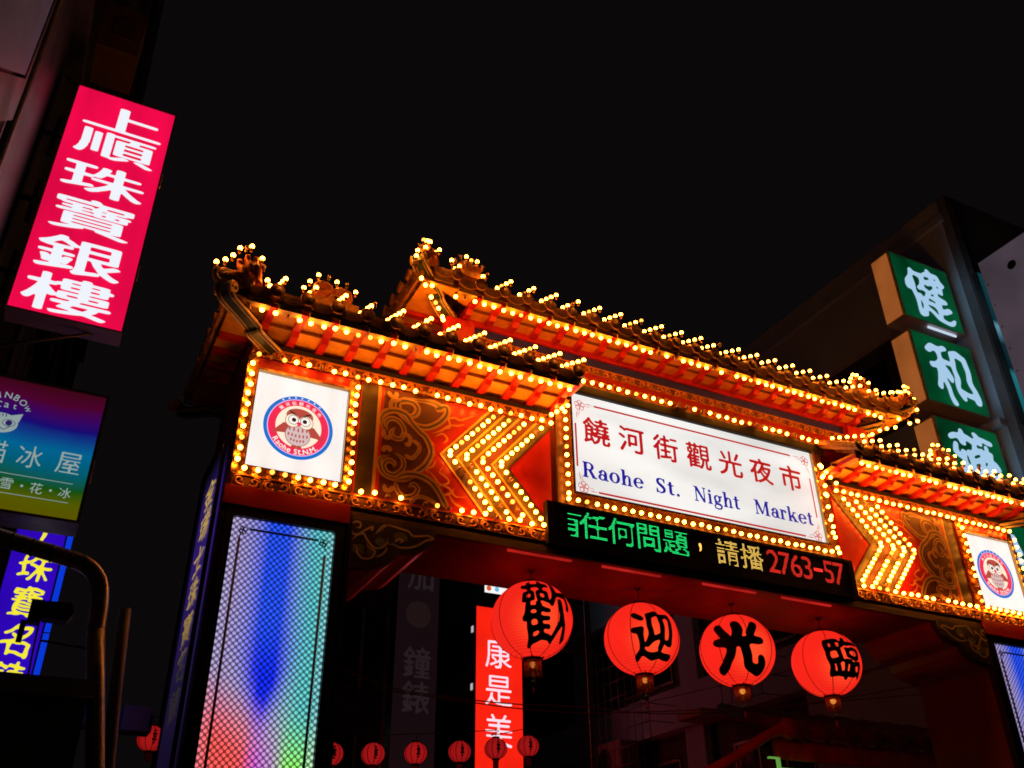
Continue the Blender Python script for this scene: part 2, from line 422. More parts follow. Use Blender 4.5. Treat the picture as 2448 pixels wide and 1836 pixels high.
for s in (-1, 1):
    a, b = sorted((s*4.66, s*1.82))
    moulding(a, b, 5.905, 6.0, -.01, 'upper_moulding', .105)
    moulding(a, b, 4.692, 4.80, -.015, 'lower_moulding', .118)
    bulbs += row((s*4.60, -.015, 5.895), (s*1.80, -.015, 5.895), .106)
    bulbs += row((s*3.62, -.015, 4.825), (s*1.92, -.015, 4.825), .115, off=.12)
    # field between mouldings
    x0, x1 = sorted((s*3.67, s*1.78))
    mb = MB(); mb.box(x0, x1, .012, .028, 4.80, 5.905); mb.build('red_field', M_red, gate)

CL = {'outU':[(-3.29,5.841),(-3.166,5.839),(-3.01,5.853),(-2.906,5.82),(-2.961,5.798),(-2.866,5.838),(-2.856,5.764),(-2.924,5.665),(-3.031,5.59),(-3.139,5.581),(-3.232,5.624),(-3.312,5.687),(-3.324,5.766),(-3.273,5.804),(-3.188,5.808),(-3.139,5.754),(-3.166,5.681),(-3.227,5.666),(-3.245,5.711)],
'mid':[(-3.44,5.454),(-3.476,5.55),(-3.445,5.638),(-3.357,5.684),(-3.25,5.669),(-3.177,5.588),(-3.105,5.524),(-3.042,5.474),(-2.991,5.35),(-3.039,5.221),(-3.118,5.135),(-3.203,5.056),(-3.319,5.032),(-3.422,5.064),(-3.464,5.146),(-3.446,5.203),(-3.375,5.234)],
'spU':[(-3.412,5.469),(-3.431,5.544),(-3.382,5.596),(-3.306,5.582),(-3.257,5.505),(-3.282,5.419),(-3.349,5.412),(-3.374,5.462),(-3.34,5.518)],
'spL':[(-3.333,5.267),(-3.256,5.221),(-3.251,5.137),(-3.32,5.062),(-3.394,5.07),(-3.426,5.131),(-3.386,5.186),(-3.334,5.166),(-3.339,5.127)],
'heart':[(-3.297,5.416),(-3.247,5.467),(-3.2,5.438),(-3.212,5.372),(-3.25,5.379)],
'heart2':[(-3.2,5.43),(-3.122,5.392),(-3.112,5.339),(-3.161,5.257),(-3.205,5.248),(-3.244,5.271)],
'outL':[(-3.332,5.007),(-3.248,5.07),(-3.146,5.098),(-3.041,5.081),(-2.964,5.036),(-2.901,4.957),(-2.853,4.875),(-2.837,4.834)],
'spLL':[(-3.317,5.01),(-3.298,4.924),(-3.237,4.869),(-3.151,4.893),(-3.11,4.961),(-3.148,4.999),(-3.198,4.966)],
'curl1':[(-3.428,5.856),(-3.403,5.812),(-3.358,5.816),(-3.353,5.867)],'curl2':[(-3.302,5.788),(-3.378,5.777),(-3.404,5.713),(-3.372,5.68)],
'curl3':[(-3.449,5.468),(-3.444,5.398),(-3.399,5.393),(-3.38,5.437)],'curl4':[(-3.441,5.243),(-3.436,5.283),(-3.393,5.292),(-3.383,5.256)],
'curl5':[(-3.414,4.946),(-3.404,4.896),(-3.354,4.906),(-3.342,4.945)],'tailL':[(-3.192,4.841),(-3.092,4.89),(-3.002,4.877),(-2.927,4.846)]}
AR = [[(-3.03,5.558),(-2.971,5.637),(-2.863,5.713),(-2.776,5.75),(-2.72,5.739),(-2.639,5.783),(-2.575,5.816)],
[(-2.998,5.533),(-2.906,5.587),(-2.829,5.654),(-2.734,5.677),(-2.671,5.708)],[(-2.966,5.508),(-2.89,5.558),(-2.841,5.512),(-2.886,5.461)],
[(-2.893,5.656),(-2.91,5.71),(-2.847,5.733),(-2.821,5.64),(-2.891,5.607)],[(-3.057,5.471),(-2.995,5.453),(-2.969,5.394)],
[(-3.045,5.196),(-2.967,5.127),(-2.904,5.063),(-2.812,5.035),(-2.749,4.971),(-2.657,4.981)],[(-3.013,5.133),(-3.03,5.176),(-2.971,5.22),(-2.95,5.287)],
[(-2.948,5.024),(-2.874,5.054),(-2.814,5.097),(-2.861,5.149),(-2.908,5.171),(-2.879,5.224)],[(-2.826,5.002),(-2.778,4.92),(-2.717,4.886),(-2.624,4.873)],
[(-2.918,5.014),(-2.871,4.963),(-2.796,4.993),(-2.766,5.044)]]
for s in (-1, 1):
    fm = (lambda a, b, d, s=s: (-s*a, .012-d, b))
    # painted cloud panel: dark divider, gold and red stripes, brown ground bounded by the cloud outline
    mb = MB()
    def quad(a, b, z0, z1, d, mi): mb.add([fm(a, z0, d), fm(b, z0, d), fm(b, z1, d), fm(a, z1, d)], [(0, 1, 2, 3)], mi)
    quad(-3.665, -3.515, 4.83, 5.90, .004, 0); quad(-3.515, -3.485, 4.83, 5.90, .006, 1); quad(-3.485, -3.455, 4.83, 5.90, .004, 2)
    out = catmull([(-2.866,5.90),(-2.85,5.80),(-2.90,5.68),(-3.03,5.59),(-3.10,5.53),(-3.03,5.47),(-2.985,5.35),(-3.03,5.23),(-3.11,5.13),(-3.04,5.08),(-2.96,5.03),(-2.90,4.95),(-2.84,4.83)], 5)
    pts = [(-3.455, 4.83)]+[tuple(q) for q in out[::-1]]+[(-3.455, 5.90)]
    mb.add([fm(a, b, .004) for a, b in pts], [tuple(range(len(pts)))], 3)
    big = ('outU', 'mid', 'outL', 'spU', 'spL', 'spLL')
    for i, k in enumerate(CL):
        w = .05 if k in ('outU', 'mid', 'outL') else (.034 if k in big else .024)
        dd = .008+.0024*i
        ribbon(mb, CL[k], w+.014, fm, dd, 5, taper=.12); ribbon(mb, CL[k], w, fm, dd+.0007, 4, taper=.12)
        if k in big: ribbon(mb, CL[k], w*.36, fm, dd+.0014, 7, taper=.2)
    for i, a in enumerate(AR): ribbon(mb, a, .019, fm, .006+.0005*i, 6, taper=.25)
    mb.build('cloud_panel', [M_dkgold, M_line, M_red, M_brown, M_cloud, M_line, M_ara, pbr('cloud_inner_band', (.06, .03, .018), .5, var=.3)], gate)
    # chevrons
    cz = 5.352
    xs = [-2.905, -2.745, -2.585, -2.40]; dxs = .475
    mats_ = [M_mauve, M_olive, M_rust, M_olive]
    for i, xa in enumerate(xs):
        xb = xs[i+1] if i < 3 else xa+.165
        mb = MB(); d = .006
        top, bot = 5.895, 4.835
        P = lambda x: [(x+dxs, top), (x, cz), (x+dxs*.93, bot)]
        A, B = P(xa), P(xb)
        for k in range(2):
            mb.add([fm(*A[k], d), fm(*B[k], d), fm(*B[k+1], d), fm(*A[k+1], d)], [(0, 1, 2, 3)], 0)
        ribbon(mb, A, .022, fm, .011, 1, raw=True)
        mb.build('chevron', [mats_[i], M_ara], gate)
        xc = xa+.055
        n = 9
        for k in range(n):
            t = k/n+.04
            bulbs.append((fm(xc+dxs*(t), cz+(top-cz-.04)*t, .012), F_, lit(.06)))
            bulbs.append((fm(xc+dxs*.93*(t), cz-(cz-bot-.02)*t, .012), F_, lit(.13)))
    # large red lozenge ends with a black line on the side of the main sign
    mb = MB(); ribbon(mb, [(-2.235+dxs, 5.895), (-2.235, cz), (-2.235+dxs*.93, 4.835)], .02, fm, .010, 0, raw=True)
    mb.build('chevron_border', M_dkgold, gate)

# ---- painted brackets under the beam
SW = [[(-3.668,4.539),(-3.635,4.561),(-3.6,4.552),(-3.602,4.516),(-3.636,4.51)],[(-3.668,4.479),(-3.651,4.451),(-3.607,4.459),(-3.542,4.511),(-3.494,4.54),(-3.501,4.508),(-3.523,4.524)],
[(-3.67,4.388),(-3.616,4.447),(-3.568,4.466),(-3.535,4.421),(-3.481,4.37),(-3.421,4.369),(-3.364,4.419),(-3.367,4.459)],[(-3.658,4.36),(-3.618,4.347),(-3.604,4.29),(-3.552,4.259),(-3.485,4.279),(-3.464,4.333),(-3.51,4.355),(-3.543,4.399)],
[(-3.46,4.283),(-3.407,4.312),(-3.37,4.358),(-3.368,4.393)],[(-3.488,4.469),(-3.431,4.51),(-3.374,4.571),(-3.312,4.571),(-3.25,4.562),(-3.187,4.552),(-3.144,4.518),(-3.071,4.53),(-3.008,4.541),(-2.965,4.522),(-3.028,4.496),(-3.099,4.443),(-3.18,4.409),(-3.261,4.401),(-3.313,4.418),(-3.343,4.413),(-3.365,4.439)],
[(-3.304,4.429),(-3.275,4.465),(-3.234,4.466),(-3.253,4.433)],[(-3.469,4.483),(-3.414,4.554),(-3.384,4.574)]]
prof = [(-2.93,4.6),(-2.945,4.52),(-3.0,4.44),(-3.07,4.395),(-3.16,4.38),(-3.24,4.36),(-3.29,4.29),(-3.36,4.235),(-3.46,4.205),(-3.56,4.19),(-3.688,4.17),(-3.688,4.6)]
for s in (-1, 1):
    mb = MB(); mb.prism([(-s*a, b) for a, b in prof], lambda a, b, d: (a, d, b), .05, 1.02, 0)
    c = mb.build('corbel', pbr('corbel_paint', (.40, .09, .12), .32, var=.25), gate)
    mb = MB(); mb.prism([(-s*a, b-.002) for a, b in prof[:-2]]+[(s*3.664, 4.17), (s*3.664, 4.583)], lambda a, b, d: (a, d, b), -.04, .045, 0)
    fm = (lambda a, b, d, s=s: (-s*a, -.04-d, b))
    for i, q in enumerate(SW): ribbon(mb, q, .017, fm, .004+.0006*i, 1, taper=.2)
    for a, b, r, mi in ((-3.59, 4.33, .045, 2), (-3.50, 4.33, .04, 2), (-3.25, 4.49, .045, 2), (-3.42, 4.42, .035, 3)):
        mb.add([fm(a+r*1.4*math.cos(t*.5236), b+r*math.sin(t*.5236), .002) for t in range(12)], [tuple(range(12))], mi)
    mb.build('painted_spandrel', [pbr('spandrel_ground', (.05, .04, .06), .5), pbr('spandrel_gold', (.8, .62, .32), .5), pbr('spandrel_olive', (.2, .22, .06), .5), pbr('spandrel_grey', (.22, .28, .32), .5)], c)
# thin red strips on the soffit (light troughs)
mb = MB()
for x in (-2.22, -1.25, -.12, .86):
    mb = MB(); mb.box(x, x+.64, .032, .062, 4.572, 4.598); mb.build('soffit_strip', emit('red_light_strip', (.55, .016, .012), .7, .4, 3), gate)

# ---- roofs
def roof(name, xl, xr, yf, yb, zc, wall, sp, hipL, hipR, rise, ybr, upturn=.0, hb=(.2, -.06, -.27, -.22)):
    """tiled roof over soffits: cap tiles on the eave, yellow blocks, orange soffit, red rafters. wall = (xl, xr, yf, yb)."""
    wl, wr, wf, wb = wall
    root = MB(); rt = root
    def ztop(x):
        e = 0
        if hipL: e = max(e, 1-(x-xl)/.75)
        if hipR: e = max(e, 1-(xr-x)/.75)
        return zc+upturn*max(0, e)**2
    ym = (yf+yb)/2; hl = xl+(ym-yf) if hipL else xl; hr = xr-(ym-yf) if hipR else xr; zr = zc+rise
    N = 12
    fx = [xl+(xr-xl)*i/N for i in range(N+1)]; rx = [hl+(hr-hl)*i/N for i in range(N+1)]
    for yy in (yf, yb):
        rt.add([(x, yy, ztop(x)-.035) for x in fx]+[(x, ym, zr) for x in rx], [(i, i+1, N+2+i, N+1+i) for i in range(N)], 0)
    if hipL: rt.add([(xl, yf, ztop(xl)-.035), (xl, yb, ztop(xl)-.035), (hl, ym, zr)], [(0, 1, 2)], 0)
    if hipR: rt.add([(xr, yf, ztop(xr)-.035), (xr, yb, ztop(xr)-.035), (hr, ym, zr)], [(0, 1, 2)], 0)
    rt.box(hl, hr, ym-.06, ym+.06, zr-.03, zr+.12, 0)
    # cap ribs + drip tiles on the front and back
    n = int(round((xr-xl-.1)/sp)); xs = [xl+.10+(xr-xl-.2)*i/n for i in range(n+1)]
    def rib(x, yy, sgn):
        z = ztop(x); t = min(1, (x-xl)/(hl-xl) if hipL and hl > xl else 1, (xr-x)/(xr-hr) if hipR and xr > hr else 1)
        y1 = yy+sgn*(ym-yf)*t; z1 = z+(zr+.02-z)*t
        rt.tube([(x, yy+sgn*.0, z), (x, yy+sgn*.02, z+.008), (x, y1, z1)], .052, 10, 0, cap=False)
        rt.lathe([(.0, -.012), (.045, -.012), (.05, -.004), (.062, -.014), (.066, 0), (.062, .02)], (x, yy-sgn*.02 if sgn > 0 else yy+.02, z), 14, 0, 'y', True)
    for x in xs:
        rib(x, yf, 1); rib(x, yb, -1)
    for a, b in zip(xs[:-1], xs[1:]):
        c = (a+b)/2; w = (b-a)*.5-.035
        sc = [(c+w*math.cos(t), ztop(c)-.045-.055*math.sin(t)) for t in [math.pi*k/8 for k in range(9)]]
        rt.prism(sc+[(c-w, ztop(c)-.0), (c+w, ztop(c)-.0)], lambda p, q, d: (p, d, q), yf-.012, yf+.02, 0)
    for flag, xe, sg in ((hipL, xl, 1), (hipR, xr, -1)):
        if not flag: continue
        m = int(round((yb-yf-.2)/sp)); ys = [yf+.12+(yb-yf-.24)*i/m for i in range(m+1)]
        for y in ys:
            t = 1-abs(y-ym)/(ym-yf); z = ztop(xe)
            rt.tube([(xe, y, z), (xe+sg*(ym-yf)*t, y, z+(zr-z)*t)], .05, 8, 0, cap=True)
            rt.lathe([(.0, -.01), (.062, -.012), (.066, 0), (.06, .02)], (xe-sg*.02, y, z), 12, 0, 'x', True)
        rt.box(xe-.012, xe+.02, yf, yb, zc-.06, zc-.01, 0)
    rf = rt.build(name, [M_tile, M_tileedge], gate)
    # soffit (orange), fascia blocks (yellow), rafters (red)
    zs = zc-.085
    so = MB()
    ymid = yf+(wf-yf)*.58
    so.add([(xl+.04, yf+.03, zs), (xr-(.04 if hipR else 0), yf+.03, zs), (min(xr, wr+.02) if hipR else xr, ymid, zs), (wl-.02 if hipL else xl, ymid, zs)], [(0, 1, 2, 3)], 0)
    so.box(wl if hipL else xl, wr if hipR else xr, ymid, ymid+.012, zs-.03, zs+.01, 1)
    so.add([(wl if hipL else xl, ymid+.012, zs-.03), (wr if hipR else xr, ymid+.012, zs-.03), (wr if hipR else xr, wf, zs-.045), (wl if hipL else xl, wf, zs-.045)], [(0, 1, 2, 3)], 0)
    for flag, xe, wx, sg in ((hipL, xl, wl, 1), (hipR, xr, wr, -1)):
        if flag: so.add([(xe+sg*.04, yf+.03, zs-.002), (wx, wf, zs-.01), (wx, wb, zs-.01), (xe+sg*.04, yb-.03, zs-.002)], [(0, 1, 2, 3)], 0)
    so.add([(xl, yb-.03, zs), (xr, yb-.03, zs), (wr, wb, zs), (wl, wb, zs)], [(0, 1, 2, 3)], 0)
    so.build('soffit', [M_orange, M_goldd], rf)
    bl = MB()
    for a, b in zip(xs[:-1], xs[1:]):
        z = ztop((a+b)/2)
        bl.box(a+.035, b-.03, yf+.002, yf+.07, z-.155, z-.098)
    bl.box(xl+.05, xr-.05, yf+.012, yf+.03, zs-.012, zc-.05, 1)
    bl.build('eave_block', [M_yellow, M_goldd], rf)
    def raft(x0, horizontal=True):
        pr = [(yf+.03, zs-.002), (yf+.03, zs-.05), (ymid-.03, zs-.045), (ymid+.01, zs-.085), (wf, zs-.09), (wf, zs-.002)]
        mb = MB(); mb.prism(pr, lambda p, q, d: (d, p, q), x0-.032, x0+.032)
        mb.build('rafter', M_red, rf)
    for i, x in enumerate(xs):
        if (hipL and x < wl-.02) or (hipR and x > wr+.02): continue
        raft(x)
    for flag, xe, wx, sg in ((hipL, xl, wl, 1), (hipR, xr, wr, -1)):
        if not flag: continue
        m = int(round((yb-yf-.2)/sp)); ys = [yf+.12+(yb-yf-.24)*i/m for i in range(m+1)]
        for y in ys:
            if y < wf+.03 or y > wb: continue
            mb = MB(); a, b = sorted((xe+sg*.04, wx)); mb.box(a, b, y-.03, y+.03, zs-.06, zs-.012); mb.build('rafter', M_red, rf)
    # hip brackets: green beam with pale gold edges and a scrolled tip
    for flag, xe, wx, sg in ((hipL, xl, wl, 1), (hipR, xr, wr, -1)):
        if not flag: continue
        for ye, wy, tg in ((yf, wf, 1), (yb, wb, -1)):
            A = np.array((wx+sg*hb[0], wy+tg*hb[1])); B = np.array((xe-sg*.04, ye-tg*.03)); L = np.linalg.norm(B-A); u = (B-A)/L; pnorm = np.array((-u[1], u[0]))
            z0, z1 = zc+hb[2], zc+hb[3]; dz = z1-z0
            pf = [(0, z0), (L*.40, z0+dz*.25), (L*.46, z0+dz*.35+.03), (L*.82, z0+dz*.85+.03), (L*.96, z1+.035), (L*1.03, z1+.075), (L*1.03, z1+.12), (L*.97, z1+.13), (L*.95, z1+.10), (L*.97, z1+.085)]
            base = z1-.055
            pf = [tuple(q) for q in catmull(pf, 4)]; hw = .072
            mb = MB(); vs = []
            for k, (q, z) in enumerate(pf):
                for e in (-1, 1): c = A+u*q+pnorm*e*hw; vs.append((c[0], c[1], z))
            for k, (q, z) in enumerate(pf):
                for e in (-1, 1): c = A+u*q+pnorm*e*hw; vs.append((c[0], c[1], z+.035))
            n2 = len(pf)
            mb.add(vs, [(2*k, 2*k+1, 2*k+3, 2*k+2) for k in range(n2-1)]+[(2*n2+2*k, 2*n2+2*k+2, 2*n2+2*k+3, 2*n2+2*k+1) for k in range(n2-1)], 0)
            for e in (-1, 1):
                line = [(*(A+u*q+pnorm*e*hw), z) for q, z in pf]
                mb.tube(line, .012, 6, 1); mb.tube([(p[0]-pnorm[0]*e*.03, p[1]-pnorm[1]*e*.03, p[2]-.004) for p in line[:-10]], .006, 5, 1)
                c0 = A+u*L*1.0+pnorm*e*(hw+.002)
                spir = [(c0[0]+u[0]*r*math.cos(t), c0[1]+u[1]*r*math.cos(t), base+.16+r*math.sin(t)) for r, t in [(.066-.0045*k, -1.2+k*.7) for k in range(13)]]
                mb.tube(spir, .010, 5, 1)
            mb.build('hip_bracket', [M_green, M_trim], rf)
    return rf, xs, ztop, (ym, zr)

def tile_rows(xs, ztop, yf, slope, n, skip=(), dy=.105, dim=.08):
    for i, x in enumerate(xs):
        if i in skip: continue
        for k in range(n):
            y = yf-.075+k*dy; z = ztop(x)+.062+slope*(k*dy)
            bulbs.append(((x+.045, y, z), (0, 0, 1), lit(dim)))
def fan_ornament(parent, s, y, petals, scroll, pts, r, name='ridge_ornament', lit_=True):
    """upswept ceramic finial: thick flame fingers rising from a scroll, wired with bulbs. Points are (x, z) on the left side."""
    mb = MB()
    for P in petals:
        q = catmull(P, 5); n = len(q)
        mb.tube([(-s*a, y+.02*math.sin(k), b) for k, (a, b) in enumerate(q)], [r*(1.15-.75*(k/(n-1))**1.5) for k in range(n)], 9, 0)
    cx, cz, cr = scroll
    mb.tube([(-s*(cx+(cr-.011*k*cr/.12)*math.cos(2.4+k*.6)), y-.02, cz+(cr-.011*k*cr/.12)*math.sin(2.4+k*.6)) for k in range(11)], cr*.28, 7, 1)
    mb.lathe([(0, -.02), (cr*.8, -.02), (cr, 0), (cr*.8, .04), (0, .04)], (-s*cx, y, cz), 16, 1, 'y')
    mb.build(name, [M_orn, M_tile], parent)
    if lit_:
        for i, (a, b) in enumerate(pts): bulbs.append(((-s*a, y, b-.05), (0, -.15, 1), lit(.14)))
def scroll_beast(parent, c, size):
    """small ceramic scroll group standing on the ridge end, with bulbs on its back"""
    mb = MB()
    for dx, dz, r in ((0, .14, .12), (.22, .10, .13), (.11, .02, .10)):
        prof_ = [(0, -.04), (r*.8, -.04), (r, -.02), (r, .02), (r*.8, .04), (0, .04)]
        mb.lathe([(a*size, b*size) for a, b in prof_], (c[0]+dx*size, c[1], c[2]+dz*size), 16, 0, 'y')
        mb.tube([(c[0]+dx*size+q*math.cos(t), c[1]-.042*size, c[2]+dz*size+q*math.sin(t)) for q, t in [((r-.012-.009*k)*size, k*.62) for k in range(11)]], .012*size, 5, 1)
    mb.box(c[0]-.2*size, c[0]+.42*size, c[1]-.05, c[1]+.05, c[2]-.12*size, c[2], 1)
    mb.build('ridge_figure', [M_orn, M_tile], parent)
    for dx, dz in ((-.22, .04), (-.16, .15), (-.07, .27), (.05, .29), (.15, .24), (.27, .25), (.38, .17)):
        bulbs.append(((c[0]+dx*size, c[1], c[2]+dz*size), (0, 0, 1), lit(.25)))

WLX, WRX = 1.78, 4.68
LOWFAN = [(-5.12,6.378),(-5.054,6.424),(-5.001,6.487),(-4.956,6.578),(-4.904,6.606),(-4.864,6.629),(-4.766,6.534),(-4.745,6.461),(-4.698,6.329),(-4.671,6.28),(-4.628,6.265)]
LOWPET = [[(-4.80,6.22),(-4.93,6.29),(-5.06,6.32)],[(-4.80,6.24),(-4.89,6.35),(-4.945,6.46)],[(-4.79,6.25),(-4.85,6.40),(-4.885,6.53)],[(-4.78,6.25),(-4.80,6.40),(-4.815,6.53)]]
UPFAN = [(-3.241,7.517),(-3.283,7.443),(-3.297,7.367),(-3.308,7.296),(-3.302,7.216),(-3.217,7.434),(-3.205,7.519),(-3.173,7.517),(-3.089,7.409),(-2.939,7.37)]
UPPET = [[(-3.16,7.30),(-3.22,7.36),(-3.25,7.44)],[(-3.14,7.30),(-3.17,7.40),(-3.20,7.48)],[(-3.12,7.30),(-3.13,7.38),(-3.14,7.44)]]
UPBR = [(-3.247,-.2,7.037),(-3.18,-.136,7.022),(-3.086,-.071,7.09),(-3.067,-.007,7.002),(-2.993,.057,7.0),(-2.936,.121,6.991),(-2.865,.186,6.951),(-2.843,.22,6.943)]
for s in (-1, 1):
    xl, xr = sorted((s*4.97, s*1.66)); wl, wr = sorted((s*WRX, s*WLX))
    rf, xs, zt, (ym, zr) = roof('lower_roof', xl, xr, -.52, 1.56, 6.225, (wl, wr, .03, 1.03), .272, s < 0, s > 0, .52, None, upturn=.02)
    tile_rows(xs, zt, -.50, .40, 5, skip=(0,) if s < 0 else (len(xs)-1,))
    e0, e1 = (s*4.80, s*1.82)
    bulbs += [(p, (0, 0, -1), l) for p, d, l in row((e0, -.47, 6.10), (e1, -.47, 6.10), .102, off=.1)]
    fan_ornament(rf, s, -.50, LOWPET, (-5.03, 6.25, .10), LOWFAN, .048)
    scroll_beast(rf, (s*4.02-.06, .15, 6.76), .82)
    bulbs += row((s*1.80, -.03, 5.98), (s*1.62, -.03, 6.13), .07, off=0)
rf, xs, zt, (ym, zr) = roof('upper_roof', -3.22, 3.22, -.15, 1.25, 7.205, (-2.62, 2.62, .31, .8), .262, True, True, .34, None, upturn=.17, hb=(-.13, -.03, -.18, -.03))
tile_rows(xs, zt, -.14, .42, 4)
bulbs += [(p, (0, 0, -1), l) for p, d, l in row((-2.85, -.11, 7.075), (2.85, -.11, 7.075), .104, off=.25)]
for s in (-1, 1):
    fan_ornament(rf, s, -.2, UPPET, (-3.2, 7.32, .055), UPFAN, .03)
    scroll_beast(rf, (s*2.66-.06, .0, 7.44), .55)
    for x, y, z in UPBR: bulbs.append(((-s*x, y, z+.05), (0, -.35, -1), lit(.05)))
# upper wall dressing: red beam, blue frieze, scroll moulding, sloping red skirt with gilded clouds
mb = MB(); mb.box(-2.64, 2.64, .25, .308, 7.015, 7.12); mb.build('upper_beam', M_red, gate)
for s in (-1, 1):
    mb = MB(); mb.box(s*2.50, s*2.80, .20, .34, 6.55, 7.014); mb.box(s*2.46, s*2.84, .18, .34, 6.50, 6.549); mb.build('upper_post', M_red, gate)
mb = MB(); mb.box(-2.5, 2.5, .28, .309, 6.90, 7.014); mb.build('frieze', M_blue, gate)
moulding(-2.5, 2.5, 6.80, 6.895, .262, 'upper_wall_moulding', .115)
mb = MB()
mb.prism([(.30, 6.797), (.24, 6.797), (.03, 6.53), (.03, 6.46), (.30, 6.46)], lambda p, q, d: (d, p, q), -1.9, 2.2)
mb.build('skirt', M_red, gate)
mb = MB(); fs = front(.012)
rs = random.Random(3)
x = -1.55
while x < 1.75:
    k = rs.choice((.16, .2, .24))
    ribbon(mb, [(x, 6.50), (x+k*.2, 6.56+rs.random()*.03), (x+k*.45, 6.53), (x+k*.55, 6.50), (x+k*.42, 6.49)], .022, lambda a, b, d: (a, .0-d+(b-6.5)*.4, b), 0, 0, taper=.15)
    ribbon(mb, [(x+k*.5, 6.5), (x+k*.75, 6.575+rs.random()*.02), (x+k, 6.50)], .02, lambda a, b, d: (a, .004-d+(b-6.5)*.4, b), 0, 0, taper=.2)
    x += k
mb.box(-1.9, 2.2, -.004, .028, 6.455, 6.488, 1)
mb.build('cloud_trim', [M_trim, M_goldd], gate)
bulbs += row((-1.52, -.01, 6.475), (1.65, -.01, 6.475), .104, off=.12)
mb = MB(); mb.box(-1.78, 1.78, -.01, .3, 6.345, 6.452); mb.build('sign_hood', M_matte, gate)

# ---- side strip sign on the pillar
st = thing('vertical_strip_sign', (-4.7, .5, 3.0), 'tall narrow purple strip sign with gold characters on the left side of the gate pillar', 'sign')
mb = MB(); mb.box(-4.715, -4.683, .24, .98, .8, 5.15)
mb.build('sign_face', ramp_emit('purple_strip_light', [(0, (.12, .003, .05)), (.12, (.02, .003, .03)), (.3, (.006, .003, .016)), (.5, (.012, .007, .035)), (.78, (.026, .010, .13)), (.93, (.02, .008, .10)), (1, (.003, .002, .008))], 2, 1.6, 5.1, 1.0), st)
M_strip = ramp_emit('gold_strip_letters', [(0, (.004, .004, .004)), (.45, (.03, .024, .02)), (.62, (.34, .22, .05)), (1, (.52, .34, .06))], 2, 2.4, 4.7)
for i, ch in enumerate('金瑞士珠寶名錶'):
    glyph_part(st, M_strip, ch, -.60, 4.86-.285*i, .40, .25, lambda a, b, d: (-4.715-d, -a, b), .005, 0, th=.4, sx=1.3, amp=3, seed=i, res=64)
arms(st, [(-4.73, -4.70, y-.012, y+.012, .8, 5.15) for y in (.225, .995)], pbr('steel_trim', (.12, .12, .16), .3, .8), 'edge_trim')

# ================================================================ logo signs
M_white = emit('white_lightbox', (.94, .93, .90), .98, .10, 2.2, (2.5, 1, .4))
M_lblue = emit('logo_blue', lin(0, 110, 205), 1.0); M_pink = emit('logo_pink', lin(232, 40, 82), 1.0); M_lil = emit('logo_lilac', lin(225, 185, 245), 1.0)
M_wht2 = emit('logo_white', (.95, .93, .9), 1.0); M_lbr = emit('logo_brown', lin(178, 72, 62), 1.0); M_lbr2 = emit('logo_taupe', lin(158, 110, 92), 1.0)
M_lgrey = emit('logo_grey', lin(208, 188, 190), 1.0); M_lblk = emit('logo_black', lin(32, 20, 12), 1.0); M_lcream = emit('logo_cream', lin(252, 238, 215), 1.0)
def ell(mb, f, a, b, rx, ry, d, mi, n=40, rot=0):
    c, s = math.cos(rot), math.sin(rot)
    mb.add([f(a+rx*math.cos(t)*c-ry*math.sin(t)*s, b+rx*math.cos(t)*s+ry*math.sin(t)*c, d) for t in [6.2832*k/n for k in range(n)]], [tuple(range(n))], mi)
def ring(mb, f, a, b, r0, r1, d, mi, n=64):
    mb.add([f(a+r*math.cos(6.2832*k/n), b+r*math.sin(6.2832*k/n), d) for k in range(n) for r in (r0, r1)], [(2*k, 2*k+1, (2*k+3) % (2*n), (2*k+2) % (2*n)) for k in range(n)], mi)
